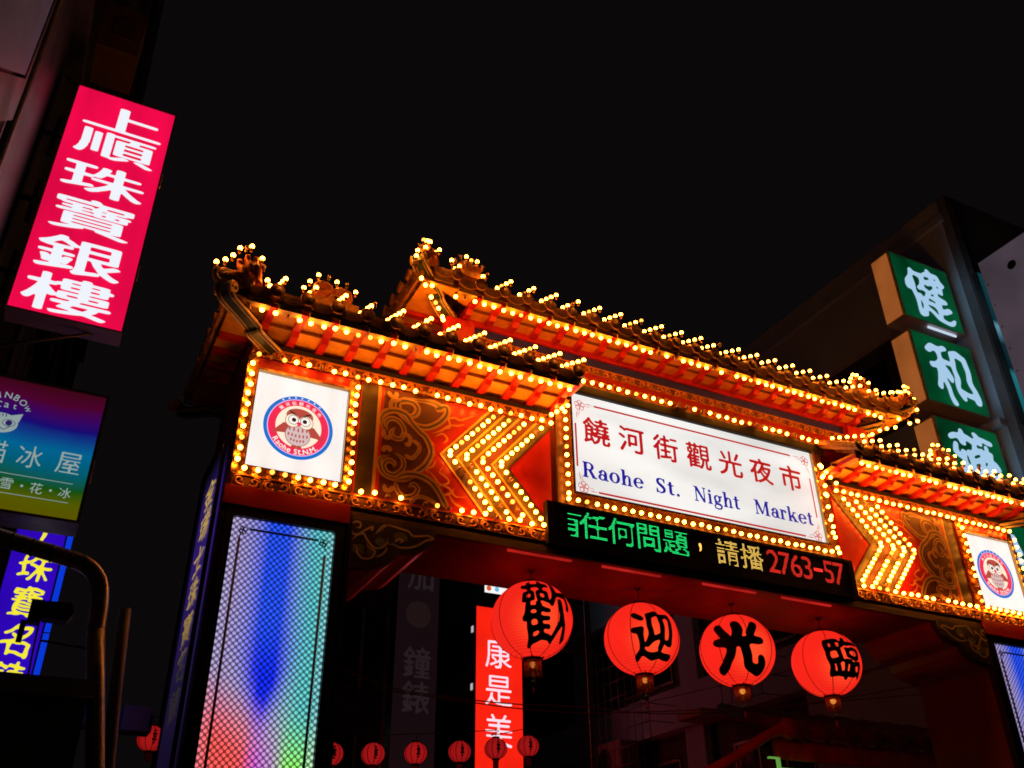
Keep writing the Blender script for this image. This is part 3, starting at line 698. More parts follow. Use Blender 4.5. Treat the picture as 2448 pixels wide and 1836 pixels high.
def logo_sign(cx, label):
    root = thing('logo_sign', (cx, 0, 4.8), label, 'sign', 'square owl logo signs of the gate')
    z0, z1, hw = 4.876, 5.757, .392
    f = (lambda a, b, d: (cx+a, -.004-d, b))
    mb = MB(); mb.box(cx-hw, cx+hw, -.004, .02, z0, z1); mb.build('lit_panel', M_white, root)
    # polished inner frame around the face, red strip above
    fr = MB()
    fr.box(cx-hw-.095, cx-hw-.006, -.012, .026, 4.81, 5.895, 0); fr.box(cx+hw+.006, cx+hw+.095, -.012, .026, 4.81, 5.895, 0)
    fr.box(cx-hw-.006, cx+hw+.006, -.012, .026, 4.803, z0-.003, 0); fr.box(cx-hw-.006, cx+hw+.006, -.012, .026, z1+.003, z1+.045, 0)
    for q in (-1, 1): fr.box(cx+q*(hw+.001), cx+q*(hw+.012), -.05, -.0122, z0-.01, z1+.01, 0)
    fr.box(cx-hw-.012, cx+hw+.012, -.05, -.0122, z1+.001, z1+.012, 0); fr.box(cx-hw-.012, cx+hw+.012, -.05, -.0122, z0-.012, z0-.001, 0)
    fr.box(cx-hw-.006, cx+hw+.006, -.006, .026, z1+.046, 5.895, 1)
    fr.build('frame', [M_brass, M_red], root)
    oy = 5.312; k = .292
    lg = MB(); ring(lg, f, 0, oy, .262, .293, .004, 0); ring(lg, f, 0, oy, .255, .263, .0045, 2); 
    ell(lg, f, 0, oy, .256, .256, .004, 1, 64); ell(lg, f, .0, oy+.005, .193, .196, .0055, 8, 48)
    for i in range(7):                                     # stars
        an = math.radians(124-i*11.5); sx, sy = .277*math.cos(an), oy+.277*math.sin(an)
        lg.add([f(sx+(.011 if j % 2 == 0 else .0048)*math.sin(.628*j), sy+(.011 if j % 2 == 0 else .0048)*math.cos(.628*j), .0065) for j in range(10)], [tuple(range(10))], 3)
    for i, ch in enumerate('饒河街觀光夜市'):
        an = math.radians(136-i*15.3); put_glyph(lg, ch, .224*math.cos(an), oy+.224*math.sin(an), .036, .036, f, .0065, 3, th=.42, sx=.8, res=48, rot=an-1.5708)
    tx = 'Raohe St.N.M.'; an = 214.0; wd = {'R': 1.05, 'a': .9, 'o': .95, 'h': .95, 'e': .95, ' ': .55, 'S': 1.0, 't': .7, '.': .5, 'N': 1.1, 'M': 1.3}
    tot = sum(wd[c] for c in tx); step = 104.0/tot
    for ch in tx:
        w = wd[ch]*step; m = math.radians(an+w/2); an += w
        if ch == ' ': continue
        cap = ch in 'RSNMht'; sz = .046 if cap else (.034 if ch != '.' else .010)
        rr = .226 if cap else (.232 if ch != '.' else .245)
        put_glyph(lg, ch, rr*math.cos(m), oy+rr*math.sin(m), sz, sz, f, .0065, 3, th=.33, sx=1.2, res=48, rot=m+1.5708)
    # owl emblem
    for q in (-1, 1):
        wing = [(q*.07, .03), (q*.13, .02), (q*.175, -.03), (q*.215, -.085), (q*.15, -.075), (q*.09, -.07)]
        lg.add([f(a, oy+b, .0065) for a, b in (wing if q > 0 else wing[::-1])], [tuple(range(6))], 4)
    ell(lg, f, 0, oy+.105, .115, .07, .0066, 5); ell(lg, f, 0, oy+.085, .108, .085, .007, 4, 40)
    ell(lg, f, 0, oy-.075, .108, .104, .0072, 5); ell(lg, f, 0, oy-.075, .102, .098, .0078, 6)
    for q in (-1, 1):
        ell(lg, f, q*.056, oy+.052, .064, .064, .0083, 5); ell(lg, f, q*.056, oy+.052, .058, .058, .0088, 8); ell(lg, f, q*.05, oy+.06, .044, .044, .0093, 7)
        ell(lg, f, q*.05, oy+.06, .039, .039, .0098, 3); ell(lg, f, q*.046, oy+.06, .019, .019, .0103, 7)
        br = [(q*.012, .098), (q*.05, .125), (q*.098, .147), (q*.092, .135), (q*.05, .108)]
        lg.add([f(a, oy+b, .0108) for a, b in (br if q > 0 else br[::-1])], [tuple(range(5))], 7)
    lg.add([f(a, oy+b, .0112) for a, b in ((-.024, .035), (0, .0), (.024, .035), (0, .048))], [(0, 1, 2, 3)], 1)
    for rr_, (n_, zz, hx) in enumerate(((5, -.03, .036), (6, -.085, .031), (5, -.13, .026))):
        for i in range(n_):
            ell(lg, f, (i-(n_-1)/2)*hx, oy+zz+.004*abs(i-(n_-1)/2), .0075, .019-.003*rr_, .0085, 4, 10)
    for q in (-1, 1): ell(lg, f, q*.02, oy-.182, .024, .014, .0085, 4, 14)
    lg.build('owl_logo', [M_lblue, M_pink, M_lil, M_wht2, M_lbr, M_lbr2, M_lgrey, M_lblk, M_lcream], root)
    b = row((cx-.45, -.02, 5.79), (cx-.455, -.02, 4.90), .102, off=.02)+row((cx+.455, -.02, 5.79), (cx+.455, -.02, 4.88), .09, off=.02)
    b += row((cx-.39, -.02, 4.838), (cx+.34, -.02, 4.838), .10, off=.02)
    place_bulbs(b, root)
logo_sign(-4.186, 'square white owl logo sign at the end of the gate nearest the big red sign')
logo_sign(4.186, 'square white owl logo sign at the far end of the gate, under the green signs')

# ================================================================ main sign
ms = thing('name_sign', (0, 0, 5.24), 'large lit white sign board with red and blue lettering in the middle of the gate', 'sign')
mb = MB(); mb.box(-1.548, 1.548, -.012, .02, 5.241, 6.325)
mb.build('lit_board', emit('white_sign_face', (.92, .91, .88), .93, .16, 1.25, (.5, 1, 2.0)), ms)
f = front(-.012)
M_sred = emit('sign_red_letters', lin(186, 22, 26), 1.0); M_sblue = emit('sign_blue_letters', lin(22, 18, 150), 1.0)
mb = MB()
for i, ch in enumerate('饒河街觀光夜市'):
    cx = -1.265+i*(2.47/6); glyph_part(ms, M_sred, ch, cx, 5.945 if i < 7 else 5.95, .30, .29, f, .004, 0, th=.17, sx=1.7, sy=1.45, res=110)
for wd_, xa, xb in (('Raohe', -1.445, -.755), ('St.', -.612, -.31), ('Night', -.148, .432), ('Market', .625, 1.418)):
    mb = MB(); serif_text(mb, wd_, xa, xb, 5.425, .232, f, .004); mb.build('word', M_sblue, ms)
mb = MB()
def bar(x0, x1, z0, z1): mb.add([f(x0, z0, .004), f(x1, z0, .004), f(x1, z1, .004), f(x0, z1, .004)], [(0, 1, 2, 3)])
bar(-1.28, 1.25, 6.218, 6.238); bar(-1.28, 1.27, 5.275, 5.295); bar(-1.512, -1.492, 5.52, 5.99); bar(1.472, 1.490, 5.53, 6.0)
for qx in (-1, 1):
    for qz in (-1, 1):
        ox, oz = qx*1.445, 5.757+qz*.445
        for k in range(5):
            a = k*1.2566+.3; P = [(ox+.033*math.cos(a)+.026*math.cos(t), oz+.033*math.sin(a)+.026*math.sin(t)) for t in [.6283*j for j in range(11)]]
            ribbon(mb, P, .007, f, .004+.0003*k, raw=True)
        ribbon(mb, [(ox-qx*.05, oz+qz*.02), (ox-qx*.1, oz+qz*.03), (ox-qx*.17, oz+qz*.025)], .010, f, .0056, taper=.5)
        ribbon(mb, [(ox-qx*.05, oz-qz*.0), (ox-qx*.09, oz-qz*.0), (ox-qx*.14, oz+qz*.012)], .007, f, .0059, taper=.5)
        ribbon(mb, [(ox+qx*.02, oz-qz*.05), (ox+qx*.035, oz-qz*.1), (ox+qx*.045, oz-qz*.17)], .010, f, .0056, taper=.5)
        ribbon(mb, [(ox, oz-qz*.05), (ox+qx*.01, oz-qz*.09), (ox+qx*.03, oz-qz*.14)], .007, f, .0059, taper=.5)
mb.build('red_border', M_sred, ms)
fr = MB()
fr.box(-1.575, -1.551, -.05, .02, 5.215, 6.345, 0); fr.box(1.551, 1.575, -.05, .02, 5.215, 6.345, 0)
fr.box(-1.55, 1.55, -.05, .02, 5.215, 5.238, 0); fr.box(-1.55, 1.55, -.05, .02, 6.328, 6.344, 1)
fr.box(-1.72, -1.576, -.008, .02, 5.07, 6.344, 2); fr.box(1.576, 1.72, -.008, .02, 5.07, 6.344, 2); fr.box(-1.575, 1.575, -.008, .02, 5.09, 5.214, 2)
fr.build('frame', [M_brass, M_matte, pbr('sign_surround', (.10, .035, .012), .45, .1, var=.3, scale=20)], ms)
b = row((-1.64, -.012, 6.16), (-1.64, -.012, 5.20), .093, off=.0)+row((1.645, -.012, 6.16), (1.645, -.012, 5.20), .115, off=.1)
b += row((-1.64, -.012, 5.14), (1.66, -.012, 5.14), .099, off=.04)
b += [((1.58, -.045, z), (0.3, -1, 0), True) for z in (5.35, 5.5, 5.65, 5.8, 6.0, 6.15)]
place_bulbs(b, ms)

# ================================================================ LED ticker
lt = thing('ticker_display', (0, -.05, 4.66), 'black message display with glowing green, yellow and red dot characters under the white sign', 'display')
mb = MB(); mb.box(-1.88, 1.80, -.055, .0, 4.66, 5.075); mb.box(-1.88, 1.80, -.075, -.056, 5.045, 5.075); mb.box(-1.88, 1.80, -.075, -.056, 4.66, 4.69)
mb.box(-1.88, -1.80, -.075, -.056, 4.69, 5.045); mb.box(1.74, 1.80, -.075, -.056, 4.69, 5.045)
mb.build('housing', M_black, lt)
def dots(txt, name, col, st):
    m = emit(name, col, st)
    N = 20
    for ch, cx, w, h, half in txt:
        mb = MB()
        g0 = blur(glyph_grid(ch, 96), 1.3)
        nx = max(5, int(round(N*w/h)))
        for j in range(N):
            for i in range(nx):
                u, v = ((i+.5)/nx-.5)/1.32+.5, ((j+.5)/N-.5)/1.32+.5
                if half and i < nx*.5: continue
                if g0[int(v*96), int(u*96)] > .36:
                    x = cx+((i+.5)/nx-.5)*w; z = 4.905+((j+.5)/N-.5)*h; r = .0047
                    mb.add([(x-r, -.0565, z-r*.75), (x+r, -.0565, z-r*.75), (x+r, -.0565, z+r*.75), (x-r, -.0565, z+r*.75)], [(0, 1, 2, 3)])
        mb.build('dot_character', m, lt)
dots([('有', -1.66, .29, .26, True), ('任', -1.39, .29, .26, False), ('何', -1.08, .29, .26, False), ('問', -.78, .28, .26, False), ('題', -.47, .29, .26, False)], 'green_dots', (.02, 1.0, .22), 1.5)
dots([('請', .15, .28, .26, False), ('播', .45, .28, .26, False)], 'yellow_dots', (1.0, .62, .12), 1.6)
dots([(',', -.18, .05, .08, False)], 'comma_dots', (1.0, .5, .1), 1.5)
dots([(c, x, w, h, False) for c, x, w, h in (('2', .725, .24, .24), ('7', .875, .24, .24), ('6', 1.02, .24, .24), ('3', 1.165, .24, .24), ('-', 1.315, .11, .07), ('5', 1.455, .24, .24), ('7', 1.60, .24, .24))], 'red_dots', (1.0, .035, .022), 1.15)

# ================================================================ colour light panels on the pillars
def screen_mat():
    m = bpy.data.materials.new('dotted_colour_screen'); m.use_nodes = True; t = m.node_tree; n = t.nodes; l = t.links
    p = n['Principled BSDF']; p.inputs['Base Color'].default_value = (.03, .03, .03, 1); p.inputs['Roughness'].default_value = .3
    tc = n.new('ShaderNodeTexCoord'); mp = n.new('ShaderNodeMapping'); mp.inputs['Rotation'].default_value = (0, math.radians(45), 0)
    k = 1/.0345; mp.inputs['Scale'].default_value = (k, k, k)
    l.new(tc.outputs['Object'], mp.inputs[0])
    fr_ = n.new('ShaderNodeVectorMath'); fr_.operation = 'FRACTION'; l.new(mp.outputs[0], fr_.inputs[0])
    sb = n.new('ShaderNodeVectorMath'); sb.operation = 'SUBTRACT'; sb.inputs[1].default_value = (.5, .5, .5); l.new(fr_.outputs[0], sb.inputs[0])
    ml = n.new('ShaderNodeVectorMath'); ml.operation = 'MULTIPLY'; ml.inputs[1].default_value = (1, 0, 1); l.new(sb.outputs[0], ml.inputs[0])
    ln = n.new('ShaderNodeVectorMath'); ln.operation = 'LENGTH'; l.new(ml.outputs[0], ln.inputs[0])
    mr = n.new('ShaderNodeMapRange'); mr.interpolation_type = 'SMOOTHSTEP'
    mr.inputs[1].default_value = .27; mr.inputs[2].default_value = .50; mr.inputs[3].default_value = 1.2; mr.inputs[4].default_value = .22
    l.new(ln.outputs['Value'], mr.inputs[0])
    at = n.new('ShaderNodeAttribute'); at.attribute_name = 'screen'
    l.new(at.outputs['Color'], p.inputs['Emission Color']); l.new(mr.outputs[0], p.inputs['Emission Strength'])
    return m
M_screen = screen_mat()
def sstep(a, b, x): t = max(0, min(1, (x-a)/(b-a))); return t*t*(3-2*t)
def screen_col(u, z):
    """what the screen shows: u across 0..1, z height in metres"""
    h = 4.446-z
    side = lin(178, 172, 200); blue = lin(40, 85, 255); deep = lin(20, 45, 255); teal = lin(95, 200, 200); lav = lin(165, 145, 205)
    red = lin(255, 92, 88); mag = lin(215, 95, 225); grn = lin(150, 250, 85); pale = lin(215, 235, 205)
    mix = lambda a, b, t: tuple(x+(y-x)*t for x, y in zip(a, b))
    c = mix(side, teal, sstep(.5, .85, u)); c = mix(c, lav, .7*(1-sstep(.05, .5, u)))
    cu = .46+.02*h; wb = .22
    b = math.exp(-((u-cu)/wb)**2)*(1-sstep(1.25, 1.75, h+abs(u-.48)*1.3))
    c = mix(c, mix(blue, deep, sstep(.7, 1.2, h)), min(1, b*1.2))
    lo = sstep(1.3, 1.85, h+.5*(.5-u)*(1 if u < .5 else .2))
    lowc = mix(red, mag, sstep(.35, .52, u)); lowc = mix(lowc, side, .5*sstep(.5, .6, u)*(1-sstep(.6, .72, u))); lowc = mix(lowc, grn, sstep(.6, .78, u)); lowc = mix(lowc, pale, .6*sstep(.88, 1, u))
    c = mix(c, lowc, lo)
    e = max(0, 1-min(u, 1-u)/.10)
    return mix(c, mix(side, c, .55), .6*e)
for s, lab in ((-1, 'tall dotted light panel glowing blue, red and green on the pillar nearest the camera'), (1, 'tall dotted light panel glowing blue on the far right pillar of the gate')):
    x0, x1 = sorted((s*3.796, s*4.596))
    root = thing('light_panel', ((x0+x1)/2, 0, 1.0), lab, 'light panel', 'coloured light panels on the gate pillars')
    nx, nz = 16, 64; zz0, zz1 = 1.0, 4.446
    V = [(x0+(x1-x0)*i/nx, .0, zz0+(zz1-zz0)*j/nz) for j in range(nz+1) for i in range(nx+1)]
    mb = MB(); mb.add(V, [(j*(nx+1)+i, j*(nx+1)+i+1, (j+1)*(nx+1)+i+1, (j+1)*(nx+1)+i) for j in range(nz) for i in range(nx)])
    o = mb.build('screen', M_screen, root)
    ca = o.data.color_attributes.new('screen', 'FLOAT_COLOR', 'POINT')
    for k, v in enumerate(V):
        u = (v[0]-x0)/(x1-x0); ca.data[k].color = (*screen_col(u, v[2] if s < 0 else v[2]), 1)
    mb = MB()
    mb.box(x0-.075, x0-.003, -.03, .038, .9, 4.53); mb.box(x1+.003, x1+.075, -.03, .038, .9, 4.53); mb.box(x0-.003, x1+.003, -.03, .038, 4.449, 4.53)
    mb.build('frame', M_black, root)
    mb = MB(); xa, xb = x0+.065, x1-.065
    mb.tube([(xa, -.012, 4.28), (xa, -.012, 1.0)], .0105, 6); mb.tube([(xb, -.012, 4.24), (xb, -.012, 1.0)], .0105, 6); mb.tube([(xa+.07, -.012, 4.36), (xb-.06, -.012, 4.36)], .0085, 6)
    for xc, q in ((xa, 1), (xb, -1)):
        for k in range(4):
            a = k*1.571+.5; mb.tube([(xc+q*.02+.018*math.cos(a)+.016*math.cos(t), -.012, 4.345+.018*math.sin(a)+.016*math.sin(t)) for t in [.785*j for j in range(9)]], .004, 5)
        mb.tube([(xc, -.012, 4.28), (xc+q*.004, -.012, 4.33)], .004, 5)
    mb.build('border', pbr('dark_green_border', (.006, .03, .022), .5), root)

place_bulbs(bulbs, gate, 100)

# ================================================================ lanterns
def lantern_mat(name, c0, c1, st):
    m = bpy.data.materials.new(name); m.use_nodes = True; t = m.node_tree; n = t.nodes; l = t.links
    p = n['Principled BSDF']; p.inputs['Base Color'].default_value = (.5, .02, .01, 1); p.inputs['Roughness'].default_value = .35
    tc = n.new('ShaderNodeTexCoord')
    d = n.new('ShaderNodeVectorMath'); d.operation = 'DISTANCE'; d.inputs[1].default_value = (-.10, -.36, -.09); l.new(tc.outputs['Object'], d.inputs[0])
    mr = n.new('ShaderNodeMapRange'); mr.inputs[1].default_value = .02; mr.inputs[2].default_value = .34; mr.interpolation_type = 'SMOOTHSTEP'; l.new(d.outputs['Value'], mr.inputs[0])
    sp = n.new('ShaderNodeSeparateXYZ'); l.new(tc.outputs['Object'], sp.inputs[0])
    ml = n.new('ShaderNodeMath'); ml.operation = 'MULTIPLY'; ml.inputs[1].default_value = 1/.020; l.new(sp.outputs[2], ml.inputs[0])
    fr_ = n.new('ShaderNodeMath'); fr_.operation = 'PINGPONG'; fr_.inputs[1].default_value = .5; l.new(ml.outputs[0], fr_.inputs[0])
    rb = n.new('ShaderNodeMapRange'); rb.inputs[1].default_value = 0; rb.inputs[2].default_value = .16; rb.inputs[3].default_value = .62*st; rb.inputs[4].default_value = st; l.new(fr_.outputs[0], rb.inputs[0])
    mx = n.new('ShaderNodeMix'); mx.data_type = 'RGBA'; mx.inputs[6].default_value = (*c0, 1); mx.inputs[7].default_value = (*c1, 1); l.new(mr.outputs[0], mx.inputs[0])
    l.new(mx.outputs[2], p.inputs['Emission Color']); l.new(rb.outputs[0], p.inputs['Emission Strength'])
    b = n.new('ShaderNodeBump'); b.inputs['Strength'].default_value = .5; b.inputs['Distance'].default_value = .006; l.new(fr_.outputs[0], b.inputs['Height']); l.new(b.outputs[0], p.inputs['Normal'])
    return m
M_lan = lantern_mat('lit_red_lantern_silk', (1.15, .080, .022), (.90, .019, .010), 1.05)
M_lanS = lantern_mat('small_lantern_silk', (.50, .012, .010), (.30, .006, .007), 1.0)
M_seam = pbr('lantern_seam', (.10, .006, .004), .6); M_ink = pbr('black_ink', (.008, .006, .006), .7, var=.1)
def fringe_mat():
    m = pbr('yellow_fringe', (.85, .42, .08), .6, var=.4, scale=60); t = m.node_tree; n = t.nodes; l = t.links
    tr = n.new('ShaderNodeBsdfTranslucent'); tr.inputs[0].default_value = (.8, .35, .06, 1); mx = n.new('ShaderNodeMixShader'); mx.inputs[0].default_value = .5
    l.new(n['Principled BSDF'].outputs[0], mx.inputs[1]); l.new(tr.outputs[0], mx.inputs[2]); l.new(mx.outputs[0], n['Material Output'].inputs[0]); return m
M_fringe = fringe_mat(); M_fill = emit('fringe_fill_glow', (2.6, .95, .13), 1.0); M_bead = pbr('green_bead', (.03, .25, .05), .4)  # lamp glow under the lanterns is added to light the fringe
def lantern_prof(R, sq=.95, a0=.22, n=26):
    return [(R*math.cos(t), R*sq*math.sin(t)) for t in [-math.pi/2+a0+(math.pi-2*a0)*k/n for k in range(n+1)]]
def lantern(c, R, ch, seed, az, label, faceaz, warp_amp=3.2):
    root = thing('paper_lantern', c, label, 'lantern', 'round red lanterns hanging under the gate beam')
    c = Vector(c); sq = .95
    mb = MB(); mb.lathe(lantern_prof(R), (0, 0, 0), 48)
    o = mb.build('lantern_body', M_lan, root, c); 
    mb = MB()
    for k in range(8):
        a = az+k*math.pi/4
        mb.tube([(c.x+(r+.002)*math.cos(a), c.y+(r+.002)*math.sin(a), c.z+h) for r, h in lantern_prof(R, n=16)], .0035, 4)
    zt = c.z+R*sq*math.cos(.22); zb = c.z-R*sq*math.cos(.22); rt = R*math.sin(.22)
    mb.lathe([(rt+.01, -.012), (rt+.012, .012), (rt-.02, .03), (0, .03)], (c.x, c.y, zt), 20); mb.lathe([(rt+.01, .01), (rt+.012, -.012), (rt-.02, -.022), (0, -.022)], (c.x, c.y, zb), 20)
    for q in range(6):
        a = q*1.047; mb.tube([(c.x+rt*math.cos(a), c.y+rt*math.sin(a), zb), (c.x+(rt+.03)*math.cos(a), c.y+(rt+.03)*math.sin(a), zb-.005), (c.x+(rt+.035)*math.cos(a), c.y+(rt+.035)*math.sin(a), zb+.012)], .005, 5)
    mb.build('lantern_frame', M_seam, root)
    fm_ = MB()
    nf = 46
    for k in range(nf):
        a = k*6.2832/nf; L = .13+random.uniform(-.025, .02); r0 = rt*.92; j = random.uniform(-.006, .006)
        pa = (c.x+r0*math.cos(a), c.y+r0*math.sin(a), zb-.012); pb = (c.x+(r0+j)*math.cos(a+.03), c.y+(r0+j)*math.sin(a+.03), zb-.02-L)
        fm_.tube([pa, pb], .005, 4)
    fm_.lathe([(rt*.94, -.045), (rt*.98, -.04), (rt*.98, -.012)], (c.x, c.y, zb), 24)
    fm_.build('fringe', M_fringe, root)
    mb = MB(); mb.add([Vector((c.x, c.y, zb-.05))+p*.03 for p in ICO[0]], ICO[1], 0, True); mb.build('fringe_fill_ball', M_fill, root)  # added glowing ball, there only to light the fringe
    mb = MB(); mb.tube([c+Vector((0, 0, -R*sq)), c+Vector((0, 0, -R*sq-.30))], .003, 4, 1); mb.lathe([(0, .03), (.02, .02), (.028, 0), (.02, -.02), (0, -.03)], (c.x, c.y, zb-.21), 10, 0)
    mb.tube([(c.x, c.y, zb-.24), (c.x, c.y, zb-.31)], [.008, .014], 6, 1); mb.build('tassel', [M_bead, M_fringe], root)
    mb = MB(); mb.tube([(c.x, c.y, zt+.02), (c.x, c.y, 4.59)], .004, 5)
    for q in range(4):
        a = q*1.571; mb.tube([(c.x, c.y, 4.575), (c.x+.035*math.cos(a), c.y+.035*math.sin(a), 4.596)], .005, 5)
    mb.build('hook', M_black, root)
    # brushed character wrapped onto the silk
    def wrapf(a, b, d):
        el = math.asin(max(-.98, min(.98, b/(R*sq)))); th = faceaz+a/(R*max(.35, math.cos(el))**.55)
        rr = (R+d)*math.cos(el); return (c.x+rr*math.cos(th), c.y+rr*math.sin(th), c.z+(R*sq+d)*math.sin(el))
    mb = MB(); put_glyph(mb, ch, 0, R*CS[seed-3][4], R*CS[seed-3][0], R*CS[seed-3][1], wrapf, .004, 0, th=CS[seed-3][2], sx=CS[seed-3][3], sy=CS[seed-3][3]*.85, amp=warp_amp, seed=seed, res=96, shear=-.05)
    mb.build('brushed_character', M_ink, root)
CS = [(1.34, 1.52, .31, 1.5, .01), (1.16, 1.22, .20, 2.5, -.10), (1.36, 1.24, .11, 3.3, -.07), (1.14, 1.14, .24, 2.2, -.03)]
LN = [(-1.77, .47, 4.125, .370, '歡', 'glowing red lantern inked with a crowded character, beside the lit red shop sign'),
      (-.59, .47, 4.095, .357, '迎', 'glowing red lantern inked with a character on a long sweeping base stroke'),
      (.55, .47, 4.115, .371, '光', 'glowing red lantern inked with a six stroke character spreading two legs'),
      (1.72, .47, 4.11, .355, '臨', 'glowing red lantern inked with a boxy character, last of the hanging row')]
for i, (x, y, z, R, ch, lab) in enumerate(LN):
    ca = math.atan2(CAMP.y-y, CAMP.x-x)           # bearing of the viewer's side of the street
    lantern((x, y, z), R, ch, i+3, .2+i*.5, lab, ca+(.42, .36, .06, .62)[i])

def small_lantern(c, R, label, root0=None):
    root = thing('string_lantern', c, label, 'lantern', 'small red lanterns strung across the street')
    c = Vector(c)
    mb = MB(); mb.lathe(lantern_prof(R, .93, .3, 14), (0, 0, 0), 20); mb.build('lantern_body', M_lanS, root, c)
    mb = MB(); h = R*.93*math.cos(.3); r = R*math.sin(.3)
    mb.lathe([(r+.01, -.01), (r+.01, .02), (0, .025)], (c.x, c.y, c.z+h), 10); mb.lathe([(r+.01, .01), (r+.01, -.02), (0, -.02)], (c.x, c.y, c.z-h), 10)
    for k in range(10):
        a = k*.6283+c.x; mb.tube([(c.x+(q+.003)*math.cos(a), c.y+(q+.003)*math.sin(a), c.z+hh) for q, hh in lantern_prof(R, .93, .3, 10)], .005, 4)
    mb.tube([(c.x, c.y, c.z+h), (c.x, c.y, c.z+R+.1)], .004, 4)
    mb.build('lantern_frame', M_seam, root)
    mb = MB(); mb.lathe([(r*.85, -.13), (r*.9, -.01)], (c.x, c.y, c.z-h), 12); mb.build('fringe', M_fringe, root)
    mb = MB()
    g_ = MB(); th0 = math.atan2(CAMP.y-c.y, CAMP.x-c.x)+.25
    for k, zz in enumerate((.3, .1, -.1, -.3)): g_.box(-.2, .2, -.001, .001, 0, 1)
    for zz, w in ((.42, .10), (.2, .16), (0, .12), (-.2, .17), (-.4, .1)):
        e0 = zz*R; rr = math.sqrt(max(.01, R*R-(e0/.93)**2))+.004
        mb.add([(c.x+rr*math.cos(th0+q), c.y+rr*math.sin(th0+q), c.z+e0+dz) for q, dz in ((-w, -.018), (w, -.014), (w, .014), (-w, .018))], [(0, 1, 2, 3)])
    mb.build('brushed_character', M_ink, root)
SL = [((-1.749, 6.5, 3.908), 'small red lantern half hidden behind the near gate pillar'), ((-1.145, 6.5, 3.948), 'small red lantern between the near pillar and the dark vertical sign'),
      ((-.502, 6.5, 4.003), 'small red lantern hanging in front of the dark vertical sign'), ((.19, 6.5, 4.069), 'small red lantern hanging just left of the lit red shop sign'),
      ((.782, 6.5, 4.155), 'small red lantern in front of the lit red shop sign'), ((1.334, 6.5, 4.226), 'small red lantern just right of the lit red shop sign')]
for c, lab in SL: small_lantern(c, .165, lab)
small_lantern((-3.98, 8, 4.20), .19, 'small red lantern behind the white box outside the gate')
mb = MB(); mb.tube([(-6.6, 9, 5.0)]+[tuple(q) for q in catmull([(-5, 8.5, 4.6), (-3.98, 8, 4.5), (-1.75, 6.5, 4.18), (-.5, 6.5, 4.27), (.78, 6.5, 4.42), (1.33, 6.5, 4.49), (8.2, 6.5, 6.3)], 6)], .006, 5)
tag(mb.build('lantern_cable', M_wire), 'thin cable carrying the small red lanterns over the street', 'cable')

# ---- loose cables across the opening
for i, (P, lab) in enumerate((([(-3.69, 1.06, 3.70), (-3.2, 1.6, 3.658), (-2.7, 1.6, 3.656), (-2.2, 1.6, 3.634), (-1.82, 1.6, 3.624), (-1.3, 1.6, 3.611), (-.56, 1.6, 3.633), (.23, 1.6, 3.714), (.98, 1.6, 3.80), (1.78, 1.6, 3.893), (3.69, 1.06, 4.1)], 'thin slack cable crossing the gate opening below the lanterns'),
      ([(-3.69, 1.07, 3.76), (-2.7, 1.63, 3.70), (-2.2, 1.63, 3.665), (-1.82, 1.63, 3.655), (-1.3, 1.63, 3.66), (-.56, 1.63, 3.70), (.5, 1.63, 3.72), (2.2, 1.63, 3.95), (3.69, 1.07, 4.2)], 'thin twisted cable crossing the opening just above the slack one'))):
    mb = MB(); mb.tube(catmull(P, 6), .006, 5); tag(mb.build('slack_cable', M_wire), lab, 'cable', 'cables crossing the gate opening')

# ================================================================ left side of the street
M_conc = pbr('dark_concrete', (.022, .026, .045), .8, var=.35, scale=1.5, bump=.2)  # plain dark concrete colour for the ledges
M_tileL = pbr('dark_tiled_facade', (.016, .020, .04), .5, var=.35, scale=2.2, bump=.3, bscale=10)
M_win = pbr('dark_window_glass', (.012, .013, .016), .12, var=.2)
M_lilac = pbr('neon_tinted_panel', (.15, .26, .95), .5, var=.15, scale=2)  # lilac cast of ambient neon put into the base colour
M_steel = pbr('grey_steel', (.22, .21, .22), .4, .6, var=.3)
M_rusty = pbr('rusty_steel', (.08, .06, .07), .6, .4, var=.4, scale=8)
lb = thing('apartment_building', (-9, 5, 0), 'dark apartment building along the left edge, behind the red vertical sign', 'building')
mb = MB(); mb.box(-16, -6.62, -9, 22, 0, 24); mb.build('wall', M_tileL, lb)
for zf in (5.2, 8.4, 11.6, 14.8, 18):
    mb = MB(); mb.box(-6.62, -6.5, -9, 22, zf-.16, zf); mb.build('ledge', M_conc, lb)
    for y in (2.2, 5.4, 8.6, 12, 16):
        w = MB(); w.box(-6.618, -6.58, y, y+1.7, zf+.9, zf+2.4, 0); w.box(-6.58, -6.55, y-.05, y+1.75, zf+.84, zf+.9, 1); w.box(-6.58, -6.55, y-.05, y+1.75, zf+2.4, zf+2.46, 1)
        w.box(-6.58, -6.55, y-.05, y, zf+.9, zf+2.4, 1); w.box(-6.58, -6.55, y+1.7, y+1.75, zf+.9, zf+2.4, 1); w.box(-6.58, -6.555, y+.82, y+.88, zf+.9, zf+2.4, 1)
        w.build('window', [M_win, M_steel], lb)
mb = MB(); mb.prism([(-2.02, 6.25), (-2.02, 9.5), (-4.2, 9.5), (-4.2, 4.18)], lambda p, q, d: (d, p, q), -6.62, -6.575); mb.build('wall_panel', M_lilac, lb)
mb = MB(); mb.prism([(-1.93, 5.95), (-1.93, 9.5), (-2.0, 9.5), (-2.0, 6.24), (-4.2, 4.15), (-4.2, 3.7)], lambda p, q, d: (d, p, q), -6.62, -6.57); mb.build('panel_edge', pbr('dark_lilac_panel', (.035, .04, .12), .5, var=.2), lb)
tp = MB(); tp.tube([(-6.585, -1.83, 2.9), (-6.585, -1.83, 8.2)], .03, 10)
